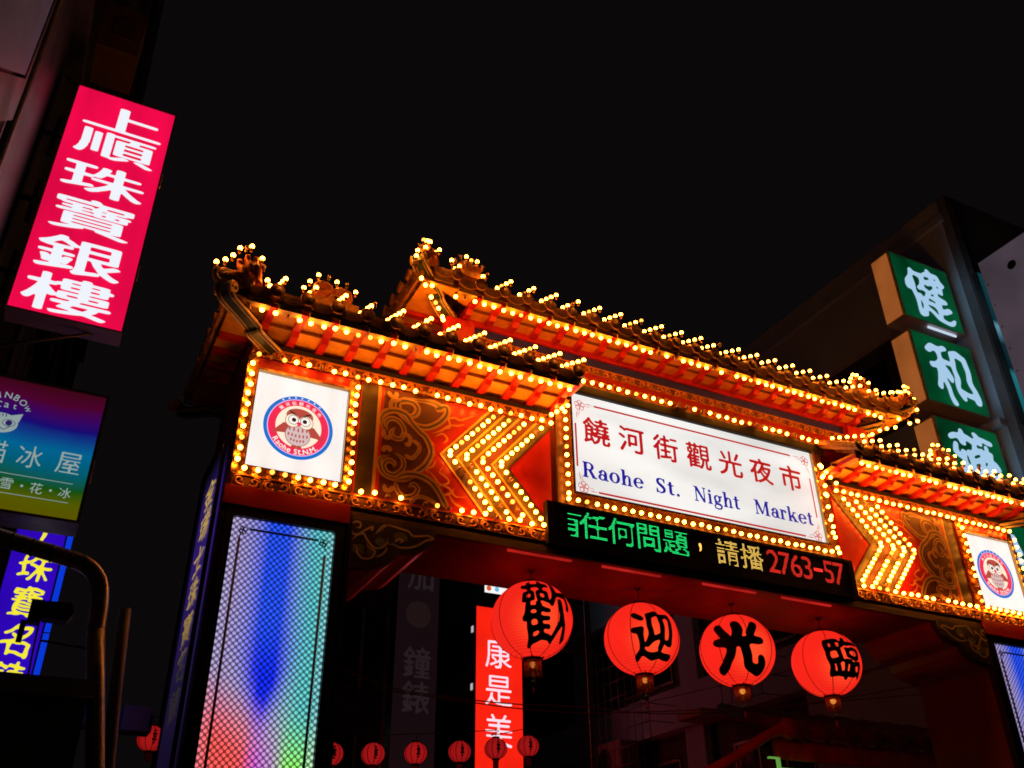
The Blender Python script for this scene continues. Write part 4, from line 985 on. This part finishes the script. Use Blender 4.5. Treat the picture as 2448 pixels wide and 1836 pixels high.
for z in (3.6, 4.6, 5.6, 6.6, 7.6): tp.tube([(-6.62, -1.83, z), (-6.585, -1.83, z)], .014, 6); tp.lathe([(.034, -.02), (.037, 0), (.034, .02)], (-6.585, -1.83, z), 10)
tag(tp.build('drain_pipe', M_steel), 'thin metal downpipe beside the lilac wall panel at the top left corner', 'pipe')

def sign_box(name, x0, x1, y, depth, z0, z1, face, case, label, loc=None, group=None, lip=.012):
    root = thing(name, ((x0+x1)/2, y, z0), label, 'sign', group)
    mb = MB(); mb.box(x0+lip, x1-lip, y-.003, y+.012, z0+lip, z1-lip); mb.build('lit_face', face, root)
    mb = MB(); mb.box(x0, x1, y+.013, y+depth, z0, z1)
    mb.box(x0, x0+lip-.001, y-.01, y+.012, z0, z1); mb.box(x1-lip+.001, x1, y-.01, y+.012, z0, z1)
    mb.box(x0+lip, x1-lip, y-.01, y+.012, z0, z0+lip-.001); mb.box(x0+lip, x1-lip, y-.01, y+.012, z1-lip+.001, z1)
    mb.build('casing', case, root)
    return root
# --- big red vertical sign
R1 = sign_box('vertical_sign', -6.462, -5.672, -.5, .20, 5.515, 7.79, emit('red_sign_face', lin(230, 8, 70), 1.03, .16, 2.0, (2.5, 1, .5)), pbr('brown_sign_casing', (.34, .24, .24), .5), 'tall lit red sign with bulky white characters fixed to the left building')
RZ = [7.535, 7.229, 6.854, 6.478, 6.081, 5.72]
f = front(-.503); mb = MB()
for i, ch in enumerate('上順珠寶銀樓'):
    glyph_part(R1, emit('white_letters', (.86, .90, .98), 1.0), ch, (-6.045, -6.055, -6.07, -6.08, -6.085, -6.09)[i], RZ[i], .59, (.28, .29, .31, .33, .33, .33)[i], f, .004, 0, th=.20, sx=2.3, sy=.95, res=120)
for z in (5.9, 6.6, 7.3):
    mb = MB(); mb.box(-6.62, -6.459, -.36, -.33, z, z+.03); mb.box(-6.54, -6.51, -.37, -.32, z-.2, z+.2); mb.build('bracket_arm', M_rusty, R1)
for P in ([(-6.6, -.35, 8.0), (-6.3, -.35, 7.75)], [(-6.1, -.4, 7.745), (-6.1, -.4, 7.86), (-6.04, -.4, 7.90)], [(-6.6, -.35, 5.2), (-5.85, -.4, 5.53)]):
    mb = MB(); mb.tube(P, .012, 6); mb.build('stay_rod', M_rusty, R1)
arms(R1, [(-5.671, -5.660, -.49, -.46, z-.07, z+.07) for z in (7.05, 6.1)], pbr('glint_white', (.8, .8, .8), .4), 'edge_glint')  # white strips put in for reflected glints on the sign edge
# --- rainbow ice shop sign
stops = [(0, lin(118, 108, 0)), (.12, lin(112, 118, 0)), (.22, lin(30, 105, 20)), (.36, lin(0, 122, 150)), (.50, lin(0, 130, 190)), (.60, lin(20, 80, 175)), (.68, lin(32, 18, 150)), (.78, lin(78, 8, 120)), (.88, lin(100, 5, 60)), (1, lin(80, 10, 30))]
R2 = sign_box('shop_sign', -6.56, -5.652, -.6, .25, 3.97, 4.925, ramp_emit('rainbow_face', stops, 2, 3.98, 4.92, .54, .10), pbr('brown_sign_casing', (.12, .07, .05), .5), 'rainbow coloured ice shop sign with a white cat head on the left building', lip=.02)
f = front(-.603); mb = MB(); M_pale = emit('pale_letters', lin(140, 158, 156), 1.0)
for ch, x in (('貓', -6.25), ('冰', -6.035), ('屋', -5.80)): glyph_part(R2, M_pale, ch, x, 4.372, .15, .16, f, .004, 0, th=.5, sx=1.1, res=72)
for ch, x in (('雪', -6.125), ('花', -5.95), ('冰', -5.78)): glyph_part(R2, M_pale, ch, x, 4.163, .075, .075, f, .004, 0, th=.42, sx=.8, res=48)
for x in (-6.035, -5.865): mb = MB(); ell(mb, f, x, 4.163, .009, .009, .004, 0, 12); mb.build('dot', M_pale, R2)
for z in (4.232, 4.098):
    mb = MB(); mb.add([f(-6.5, z-.002, .004), f(-5.745, z-.002, .004), f(-5.745, z+.002, .004), f(-6.5, z+.002, .004)], [(0, 1, 2, 3)], 0); mb.build('line', M_pale, R2)
tx = 'RAINBOW'
for i, ch in enumerate(tx):
    a = math.radians(150-i*20); glyph_part(R2, M_pale, ch, -6.26+.150*math.cos(a), 4.63+.150*math.sin(a), .045, .045, f, .004, 0, th=.38, sx=1.0, res=48, rot=a-1.5708)
for i, ch in enumerate('Cat'): glyph_part(R2, M_pale, ch, -6.305+i*.05, 4.705, .045 if i == 0 else .034, .045 if i == 0 else .034, f, .004, 0, th=.38, sx=1.0, res=48)
# cat head emblem
mb = MB()
hx, hz = -6.262, 4.575
ell(mb, f, hx, hz, .105, .072, .004, 0, 30)
for q in (-1, 1): mb.add([f(hx+q*.03, hz+.055, .0045), f(hx+q*.105, hz+.02, .0045), f(hx+q*.118, hz+.088, .0045)], [(0, 1, 2) if q > 0 else (0, 2, 1)], 0)
for q in (-1, 1):
    ell(mb, f, hx+q*.05, hz+.005, .040, .026, .0052, 1, 20); ell(mb, f, hx+q*.05, hz+.005, .036, .022, .0058, 0, 20); ell(mb, f, hx+q*.05, hz+.005, .020, .020, .0064, 1, 16)
ribbon(mb, [(hx-.06, hz-.03), (hx-.02, hz-.045), (hx, hz-.033), (hx+.03, hz-.045), (hx+.06, hz-.02)], .005, f, .0052, 1)
for k in range(3): ribbon(mb, [(hx-.02+.02*k, hz+.068), (hx-.015+.02*k, hz+.045)], .006, f, .0052, 1)
mb.build('cat_emblem', [M_pale, emit('violet_ink', lin(40, 25, 90), 1.0)], R2)
arms(R2, [(-6.63, -6.561, -.55, -.5, 4.2, 4.24), (-6.63, -6.561, -.55, -.5, 4.7, 4.74)], M_rusty)
mb = MB(); mb.box(-5.651, -5.643, -.6, -.57, 4.27, 4.43); mb.build('edge_glint', pbr('glint_white', (.8, .8, .8), .4), R2)  # same white glint strip on this sign's edge
# --- blue watch shop sign
R3 = sign_box('vertical_sign', -6.075, -5.70, 1.0, .22, 2.95, 4.85, emit('blue_sign_face', lin(44, 4, 180), 1.0, .12, 3), pbr('dark_sign_casing', (.05, .05, .06), .5), 'violet blue lit sign with yellow characters low on the left, behind the curved duct')
arms(R3, [(-5.698, -5.655, 1.02, 1.06, z0, z1) for z0, z1 in ((2.95, 3.68), (3.70, 4.85))], emit('blue_edge_light', lin(5, 55, 215), 1.0), 'side_light')
f = front(.997)
for i, ch in enumerate('士珠寶名錶'):
    glyph_part(R3, emit('yellow_letters', lin(245, 232, 55), 1.0), ch, -5.868, 4.46-.285*i, .235, .25, f, .004, 0, th=.36, sx=1.9, sy=1.3, amp=3, seed=20+i, res=84, shear=.06)
arms(R3, [(-6.62, -6.076, 1.08, 1.12, 3.3, 3.34), (-6.62, -6.076, 1.08, 1.12, 4.3, 4.34)], M_rusty)
# --- curved duct, pole, awning, floodlight
dm = pbr('brown_metal_duct', (.24, .21, .13), .34, .7, var=.35, scale=10)
du = thing('exhaust_duct', (-5.4, -1, 0), 'brown metal duct bending down in front of the violet blue sign', 'duct')
P = catmull([(-6.6, -1, 3.76), (-6.05, -1, 3.667), (-5.70, -1, 3.607), (-5.56, -1, 3.572), (-5.475, -1, 3.49), (-5.442, -1, 3.36), (-5.43, -1, 3.2)], 8)
mb = MB(); mb.tube(P, .050, 16); mb.build('elbow', dm, du)
mb = MB(); mb.tube([(-5.43, -1, 3.2), (-5.36, -1, 2.85), (-5.28, -1, 2.45), (-5.28, -1, .0)], .051, 16); mb.build('riser', dm, du)
for t in ((-5.98, 3.655), (-5.87, 3.636), (-5.76, 3.617), (-5.65, 3.596)):
    mb = MB(); mb.lathe([(.049, -.008), (.054, -.006), (.054, .006), (.049, .008)], (t[0], -1, t[1]), 16, 0, 'x'); mb.build('clamp', M_black, du)
mb = MB(); mb.tube([(-5.29, -.9, 3.37), (-5.25, -.9, 2.9), (-5.20, -.9, 2.4), (-5.2, -.9, 0)], .036, 12); tag(mb.build('steel_post', M_rusty), 'dark rusty post standing just right of the brown duct', 'post')
aw = thing('shop_awning', (-6, -1.2, 2.6), 'dark green shop awning with a pale front edge at the bottom left corner', 'awning')
mb = MB(); mb.prism([(-1.5, 2.785), (-.1, 3.0), (-.1, 2.97), (-1.5, 2.745)], lambda p, q, d: (d, p, q), -6.62, -5.40); mb.build('cover', pbr('green_awning', (.05, .09, .05), .7, var=.4), aw)
mb = MB(); mb.box(-6.62, -5.39, -1.53, -1.501, 2.72, 2.80); mb.build('front_edge', pbr('olive_edge', (.3, .28, .16), .6), aw)
mb = MB(); mb.box(-6.62, -5.42, -1.48, -1.45, 2.05, 2.72); mb.build('valance', pbr('green_awning_dark', (.05, .10, .05), .8, var=.4, bump=.2), aw)
fl = thing('floodlight', (-5.66, -.95, 3.28), 'dark unlit floodlight on a thin stand in front of the violet blue sign', 'floodlight')
mb = MB(); mb.prism([(-.075, -.05), (.06, -.05), (.085, 0), (.06, .055), (-.075, .05), (-.10, .0)], lambda p, q, d: (-5.65+p, d, 3.285+q), -1.0, -.9)
mb.build('housing', pbr('grey_lamp_housing', (.10, .085, .08), .5), fl)
mb = MB(); mb.box(-5.80, -5.73, -.99, -.91, 3.21, 3.34); mb.box(-5.83, -5.80, -.97, -.93, 3.10, 3.22); mb.build('rear_box', M_black, fl)
mb = MB(); mb.tube([(-5.735, -.95, 3.21), (-5.715, -.95, 2.75)], .006, 6); mb.tube([(-5.70, -.95, 3.12), (-5.45, -1, 3.09)], .007, 6); mb.build('stand', M_rusty, fl)
ac = thing('utility_box', (-4.85, 1.5, 3.1), 'pale grey utility box outside the near pillar above a small red lantern', 'box')
mb = MB(); mb.box(-4.98, -4.745, 1.45, 1.70, 3.11, 3.30); mb.build('casing', pbr('pale_grey_box', (.55, .6, .8), .55, var=.15), ac)
mb = MB(); mb.box(-4.77, -4.755, 1.438, 1.449, 3.13, 3.24); mb.build('latch', M_black, ac)
mb = MB(); mb.box(-6.6, -4.98, 1.60, 1.63, 3.12, 3.15); mb.build('arm', M_rusty, ac)
wl_ = thing('wall_box', (-6.4, 1.7, 10.5), 'small brown box high on the left building above the red sign', 'box')
mb = MB(); mb.box(-6.62, -6.2, 1.1, 1.7, 10.0, 10.7); mb.build('casing', pbr('brown_wall_box', (.16, .09, .06), .6, var=.3), wl_)
mb = MB(); mb.box(-6.5, -6.3, 1.085, 1.099, 10.2, 10.5); mb.build('door', pbr('brown_wall_box_dark', (.09, .05, .035), .6), wl_)

# ================================================================ right side of the street
M_facade = pbr('pale_rendered_facade', (.50, .70, 1.0), .8, var=.15, scale=.8, bump=.1)
M_recess = pbr('dark_recess', (.06, .07, .09), .7, var=.3)
rb = thing('corner_building', (11, 8, 0), 'pale rendered corner building behind the green signs on the right', 'building')
mb = MB(); mb.box(8.4, 16, 1.8, 40, 0, 14.2); mb.build('wall', M_recess, rb)
mb = MB(); mb.box(8.2, 8.398, 1.8, 40, 12.15, 14.2); mb.box(8.14, 8.199, 1.74, 40, 13.65, 13.80); mb.build('parapet', M_facade, rb)
mb = MB(); mb.box(8.2, 16, 1.6, 1.799, 0, 14.2); mb.build('end_wall', pbr('dark_end_wall', (.20, .22, .26), .8, var=.2), rb)
for zf in (3.6, 6.9, 10.1):
    mb = MB(); mb.box(8.2, 8.398, 1.8, 40, zf-1.0, zf); mb.box(8.05, 8.199, 1.8, 40, zf-.98, zf-.84); mb.build('floor_band', M_facade, rb)
for k, y in enumerate((1.8, 6.6, 11.0, 16, 21, 26, 31)):
    mb = MB(); mb.box(8.202, 8.397, y, y+1.75 if k == 0 else y+.7, 0, 12.149); mb.build('pier', M_facade, rb)
for zf in (3.6, 6.9, 10.1):
    for y in (3.9, 7.8, 12.2, 17.2, 22.2):
        w = MB(); w.box(8.388, 8.398, y, y+2.4, zf+.25, zf+1.7, 0)
        for q in (0, .79, 1.58, 2.36): w.box(8.36, 8.387, y+q, y+q+.05, zf+.25, zf+1.7, 1)
        w.box(8.355, 8.386, y, y+2.42, zf+1.7, zf+1.76, 1); w.box(8.33, 8.386, y-.05, y+2.47, zf+.18, zf+.25, 1)
        w.build('window', [M_win, M_steel], rb)
mb = MB()
for k in range(16): mb.box(8.15, 8.19, 2.3, 3.5, 10.35+.1*k, 10.40+.1*k)
mb.box(8.15, 8.2, 2.25, 2.3, 10.3, 11.95); mb.box(8.15, 8.2, 3.5, 3.55, 10.3, 11.95); mb.build('louvre', M_steel, rb)
mb = MB(); mb.box(8.2, 8.38, 4.5, 7.6, 3.601, 5.899); mb.build('infill_wall', M_facade, rb)
# window cages on the street side
for y0, y1, z0, z1 in ((12.0, 15.4, 4.9, 8.2), (8.0, 9.3, 5.9, 6.9)):
    mb = MB(); X = 7.45; 
    for k in range(int((y1-y0)/.32)+1): mb.tube([(X, y0+.32*k, z0), (X, y0+.32*k, z1)], .012, 4)
    for k in range(int((z1-z0)/.4)+1): mb.tube([(X, y0, z0+.4*k), (X, y1, z0+.4*k)], .012, 4); mb.tube([(X, y0, z0+.4*k), (8.2, y0, z0+.4*k)], .012, 4)
    mb.build('window_cage', M_steel, rb)
aci = thing('air_conditioner', (7.75, 13.9, 5.3), 'grey air conditioner behind the bars of the window cage', 'air conditioner')
mb = MB(); mb.box(7.55, 8.1, 13.5, 14.7, 5.1, 5.95); mb.build('casing', pbr('ac_white', (.35, .33, .33), .5), aci)
mb = MB(); mb.lathe([(.0, -.01), (.30, -.01), (.32, .0)], (7.548, 14.25, 5.5), 20, 0, 'x'); mb.build('fan_grille', M_black, aci)
# grey street pole between the lanterns
mb = MB(); mb.tube([(4.04, 9.0, 0), (4.04, 9.0, 9.0)], .06, 10); tag(mb.build('utility_pole', M_steel), 'slim grey pole in the street behind the gate, between the lanterns', 'pole')
bo = MB(); bo.box(7.2, 8.05, 9.75, 10.6, 5.80, 5.95); tag(bo.build('wall_board', pbr('tan_board', (.50, .28, .12), .6)), 'tan board fixed low on the right hand facade below the lanterns', 'board')

# green signs
M_gface = emit('green_sign_face', lin(0, 74, 40), .80, .62, 1.1); M_gtxt = emit('pale_blue_letters', lin(168, 206, 236), .95)
M_case = pbr('white_sign_casing', (.55, .50, .46), .5, var=.12)
GL = ('topmost green lit sign on the right, lettered with the tallest brush character', 'second green lit sign from the top on the right stack', 'third green lit sign down, just above the bulbs of the gate roof', 'lowest green lit sign, mostly hidden behind the far end of the gate')
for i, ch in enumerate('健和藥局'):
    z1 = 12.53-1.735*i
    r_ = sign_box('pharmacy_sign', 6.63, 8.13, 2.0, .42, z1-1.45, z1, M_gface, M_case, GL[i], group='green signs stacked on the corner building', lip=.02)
    f = front(1.997); mb = MB()
    put_glyph(mb, ch, 7.42, z1-.74, 1.02, 1.18, f, .005, 0, th=.27, sx=2.6, sy=1.8, amp=5, seed=40+i, res=100, shear=-.10)
    mb.build('lettering', M_gtxt, r_)
    mb = MB(); mb.box(6.616, 6.629, 2.04, 2.40, z1-1.41, z1-.04); mb.build('side_glow', emit('bulb_glow_amber', lin(150, 82, 36), .95, .18, 1.5), r_)  # painted glow standing in for gate bulb light on the box side
    if i == 0:
        mb = MB(); mb.tube([(7.25, 2.06, z1-1.485), (7.95, 2.06, z1-1.485)], .022, 8); mb.build('tube_light', emit('cold_tube', (.55, .68, .85), 1.0), r_)
    arms(r_, [(8.131, 8.2, 2.1, 2.16, z1-1.2, z1-1.1), (8.131, 8.2, 2.1, 2.16, z1-.3, z1-.2)], M_rusty)
mb = MB(); mb.box(8.14, 8.26, 1.46, 1.58, 0, 14.0); tag(mb.build('sign_post', M_rusty), 'dark steel post running down beside the stack of green signs', 'post')
# white board far right, seen obliquely, and the teal light box behind it
wb = thing('white_board', (7, 0, 9), 'dim white sign board cut off by the right edge of the picture', 'sign')
mb = MB(); mb.box(7.0, 7.25, -1.6, .66, 8.2, 11.40); mb.build('panel', emit('board_glow_grey', lin(70, 60, 70), .85, .2, 1.2), wb)  # dim emission painted in for light falling on the board
mb = MB(); mb.lathe([(0, -.004), (.075, -.004), (.08, 0)], (6.999, .13, 11.0), 20, 0, 'x'); put_glyph(mb, '路', .27, 10.42, .45, .6, lambda a, b, d: (7.0-d, -a, b), .004, 0, th=.42, sx=1.2, res=64); mb.build('lettering', M_black, wb)
mb = MB()
for z in np.arange(8.4, 11.3, .42): mb.lathe([(0, -.006), (.012, -.005), (.016, 0)], (6.999, .61, z), 8, 0, 'x')
mb.build('rivet', M_steel, wb)
tl = sign_box('teal_light_box', 7.93, 8.24, 1.30, .10, 8.9, 12.0, ramp_emit('teal_face', [(0, lin(15, 80, 85)), (.3, lin(30, 110, 120)), (.34, lin(8, 30, 36)), (.5, lin(8, 40, 50)), (.62, lin(90, 140, 160)), (.66, lin(10, 45, 55)), (1, lin(10, 60, 66))], 2, 8.9, 12.0), M_black, 'dim teal light box between the green signs and the white board')

# ================================================================ far street seen through the gate
M_dark = pbr('night_facade', (.05, .05, .06), .7, var=.3, scale=1.2)
nb = thing('shop_building', (-2, 10, 0), 'dark shop building seen through the gate behind the dark vertical sign', 'building')
mb = MB(); mb.box(-3.2, .55, 9.2, 14, 0, 11); mb.build('wall', M_dark, nb)
for x in (-2.6, -1.3, .1):
    mb = MB(); mb.box(x-.05, x+.05, 9.12, 9.199, 0, 10.5); mb.build('rib', M_steel, nb)
for z in (3.2, 5.4, 7.6):
    for x in (-2.4, -1.05):
        w = MB(); w.box(x, x+.95, 9.18, 9.199, z, z+1.5, 0); w.box(x+.45, x+.5, 9.16, 9.179, z, z+1.5, 1); w.build('window', [M_win, M_steel], nb)
eb = thing('end_building', (3, 26, 0), 'dark building closing the far end of the street behind the lanterns', 'building')
mb = MB(); mb.box(0, 10, 26, 30, 0, 18); mb.build('wall', M_dark, eb)
for z in (4, 7, 10, 13):
    for x in (2.2, 4.4, 6.6):
        w = MB(); w.box(x, x+1.4, 25.97, 25.999, z, z+1.6, 0); w.box(x+.68, x+.73, 25.95, 25.969, z, z+1.6, 1); w.build('window', [M_win, M_steel], eb)
DS = sign_box('vertical_sign', -.74, .0, 7.0, .25, 3.2, 7.6, emit('dead_face_glow', lin(19, 10, 13), 1.0), M_black, 'unlit dark maroon sign with faint grey characters seen through the gate opening')  # sign is off; its faint visible tone is painted as emission
f = front(6.997); mb = MB()
for ch, z in (('加', 6.85), ('鐘', 5.44), ('錶', 4.90)): glyph_part(DS, emit('dead_letter_glow', lin(36, 27, 31), 1.0), ch, -.35, z, .46, .5, f, .005, 0, th=.36, sx=1.6, res=72)  # letters and emblem get painted emission too, though the sign is off
mb = MB(); ell(mb, f, -.36, 6.197, .215, .215, .005, 0); mb.build('emblem', emit('dead_emblem_glow', lin(30, 18, 18), 1.0), DS)
mb = MB(); mb.tube([(-.83, 7.1, 0), (-.83, 7.1, 7.8)], .05, 8); mb.box(-.8, -.741, 7.05, 7.12, 4, 4.06); mb.box(-.8, -.741, 7.05, 7.12, 6.6, 6.66); mb.build('post', M_steel, DS)
KS = sign_box('vertical_sign', 4.32, 5.66, 15.0, .38, 2.2, 9.30, emit('orange_red_face', lin(252, 34, 16), 1.0, .12, .8), pbr('dark_red_casing', (.30, .02, .015), .5), 'lit orange red shop sign with three white characters seen through the gate opening')
f = front(14.997); mb = MB()
for ch, z in (('康', 8.12), ('是', 7.17), ('美', 6.2)): glyph_part(KS, emit('pink_white_letters', lin(255, 225, 240), 1.0), ch, 4.975, z, .76, .78, f, .006, 0, th=.46, sx=1.0, res=84)
arms(KS, [(4.30, 4.319, 15.15, 15.25, z-.08, z+.08) for z in (8.72, 7.25)], emit('edge_lamp', (.6, .55, .6), .8), 'edge_lamp')
arms(KS, [(5.661, 8.2, 15.15, 15.25, 4.0, 4.1), (5.661, 8.2, 15.15, 15.25, 8.4, 8.5)], M_steel)
wsn = sign_box('shop_sign', 5.02, 6.4, 16.0, .2, 10.05, 10.4, emit('small_white_face', (.95, .95, .95), 1.0), M_black, 'small lit white sign with an orange and a blue dot, beside the first lantern')
f = front(15.997); mb = MB(); ell(mb, f, 5.165, 10.19, .075, .075, .005, 0, 20); mb.build('dot', emit('orange_dot', lin(215, 90, 35), 1.0), wsn)
mb = MB(); ell(mb, f, 5.41, 10.19, .07, .07, .005, 0, 20); mb.build('dot', emit('sky_dot', lin(110, 190, 225), 1.0), wsn)
mb = MB(); mb.box(6.401, 8.2, 16.05, 16.12, 10.15, 10.22); mb.build('mounting_bracket', M_steel, wsn)
# white far shop lettering near the pillar edge
FS = sign_box('shop_sign', -1.75, -1.25, 8.8, .1, 4.15, 5.0, emit('off_face', (.004, .004, .005), 1.0), M_black, 'tiny dark sign with white lettering right beside the near gate pillar')
f = front(8.797); mb = MB(); glyph_part(FS, emit('dim_white_letters', lin(170, 180, 185), 1.0), '優', -1.40, 4.66, .17, .26, f, .005, 0, th=.42, sx=1, res=48); glyph_part(FS, emit('dim_white_letters', lin(170, 180, 185), 1.0), '品', -1.42, 4.34, .16, .24, f, .005, 0, th=.42, sx=1, res=48)
mb = MB(); mb.box(-1.6, -1.4, 8.9, 9.2, 4.5, 4.55); mb.build('mounting_bracket', M_steel, FS)

# ---- tiled stall roof at the lower right
sr = thing('tiled_roof_stall', (4.5, 3, 0), 'dark tiled stall roof with a red ridge end below the lanterns at the lower right', 'stall')
mb = MB(); xs = [2.80+.43*k for k in range(9)]
mb.add([(2.6, 2.2, 3.78), (6.6, 2.2, 3.78), (6.6, 3.6, 4.3), (2.6, 3.6, 4.3)], [(0, 1, 2, 3)])
for x in xs:
    mb.tube([(x, 2.2, 3.82), (x, 3.6, 4.34)], .09, 10); mb.lathe([(0, -.015), (.10, -.015), (.115, 0), (.10, .02)], (x, 2.19, 3.82), 16, 0, 'y')
for a, b in zip(xs[:-1], xs[1:]):
    c = (a+b)/2; w = .13; mb.prism([(c+w*math.cos(t), 3.79-.07*math.sin(t)) for t in [math.pi*k/8 for k in range(9)]], lambda p, q, d: (p, d, q), 2.17, 2.21)
mb.build('roof', pbr('old_roof_tile', (.22, .12, .09), .45, var=.4, scale=9, bump=.3), sr)
mb = MB(); mb.tube(catmull([(1.2, 2.2, 3.20), (1.7, 2.2, 3.42), (2.2, 2.2, 3.68), (2.42, 2.2, 3.78), (2.6, 2.2, 3.82)], 5), [.06]*16+[.075]*5, 10); mb.lathe([(0, -.05), (.11, -.05), (.13, 0), (.11, .06), (0, .06)], (2.62, 2.18, 3.83), 16, 0, 'y')
mb.build('ridge', pbr('red_ridge_tile', (.6, .10, .06), .5, var=.3), sr)
mb = MB(); mb.box(2.5, 6.6, 2.3, 2.36, 3.50, 3.74); mb.build('fascia', pbr('red_glow_fascia', (.7, .10, .08), .4, var=.4, scale=4), sr)  # red lamp glow put into the fascia colour
mb = MB(); mb.box(2.28, 2.38, 2.2, 2.3, 0, 3.47); mb.box(6.4, 6.5, 2.3, 2.4, 0, 3.5); mb.build('post', M_steel, sr)
mb = MB(); mb.box(2.31, 2.47, 2.22, 2.26, 2.9, 3.50); mb.box(2.471, 3.0, 2.222, 2.258, 2.9, 3.385); mb.build('lit_sign', emit('green_stall_light', lin(105, 170, 70), .6, .5, 4), sr)  # real green stall light; wider low box added to brighten the wall
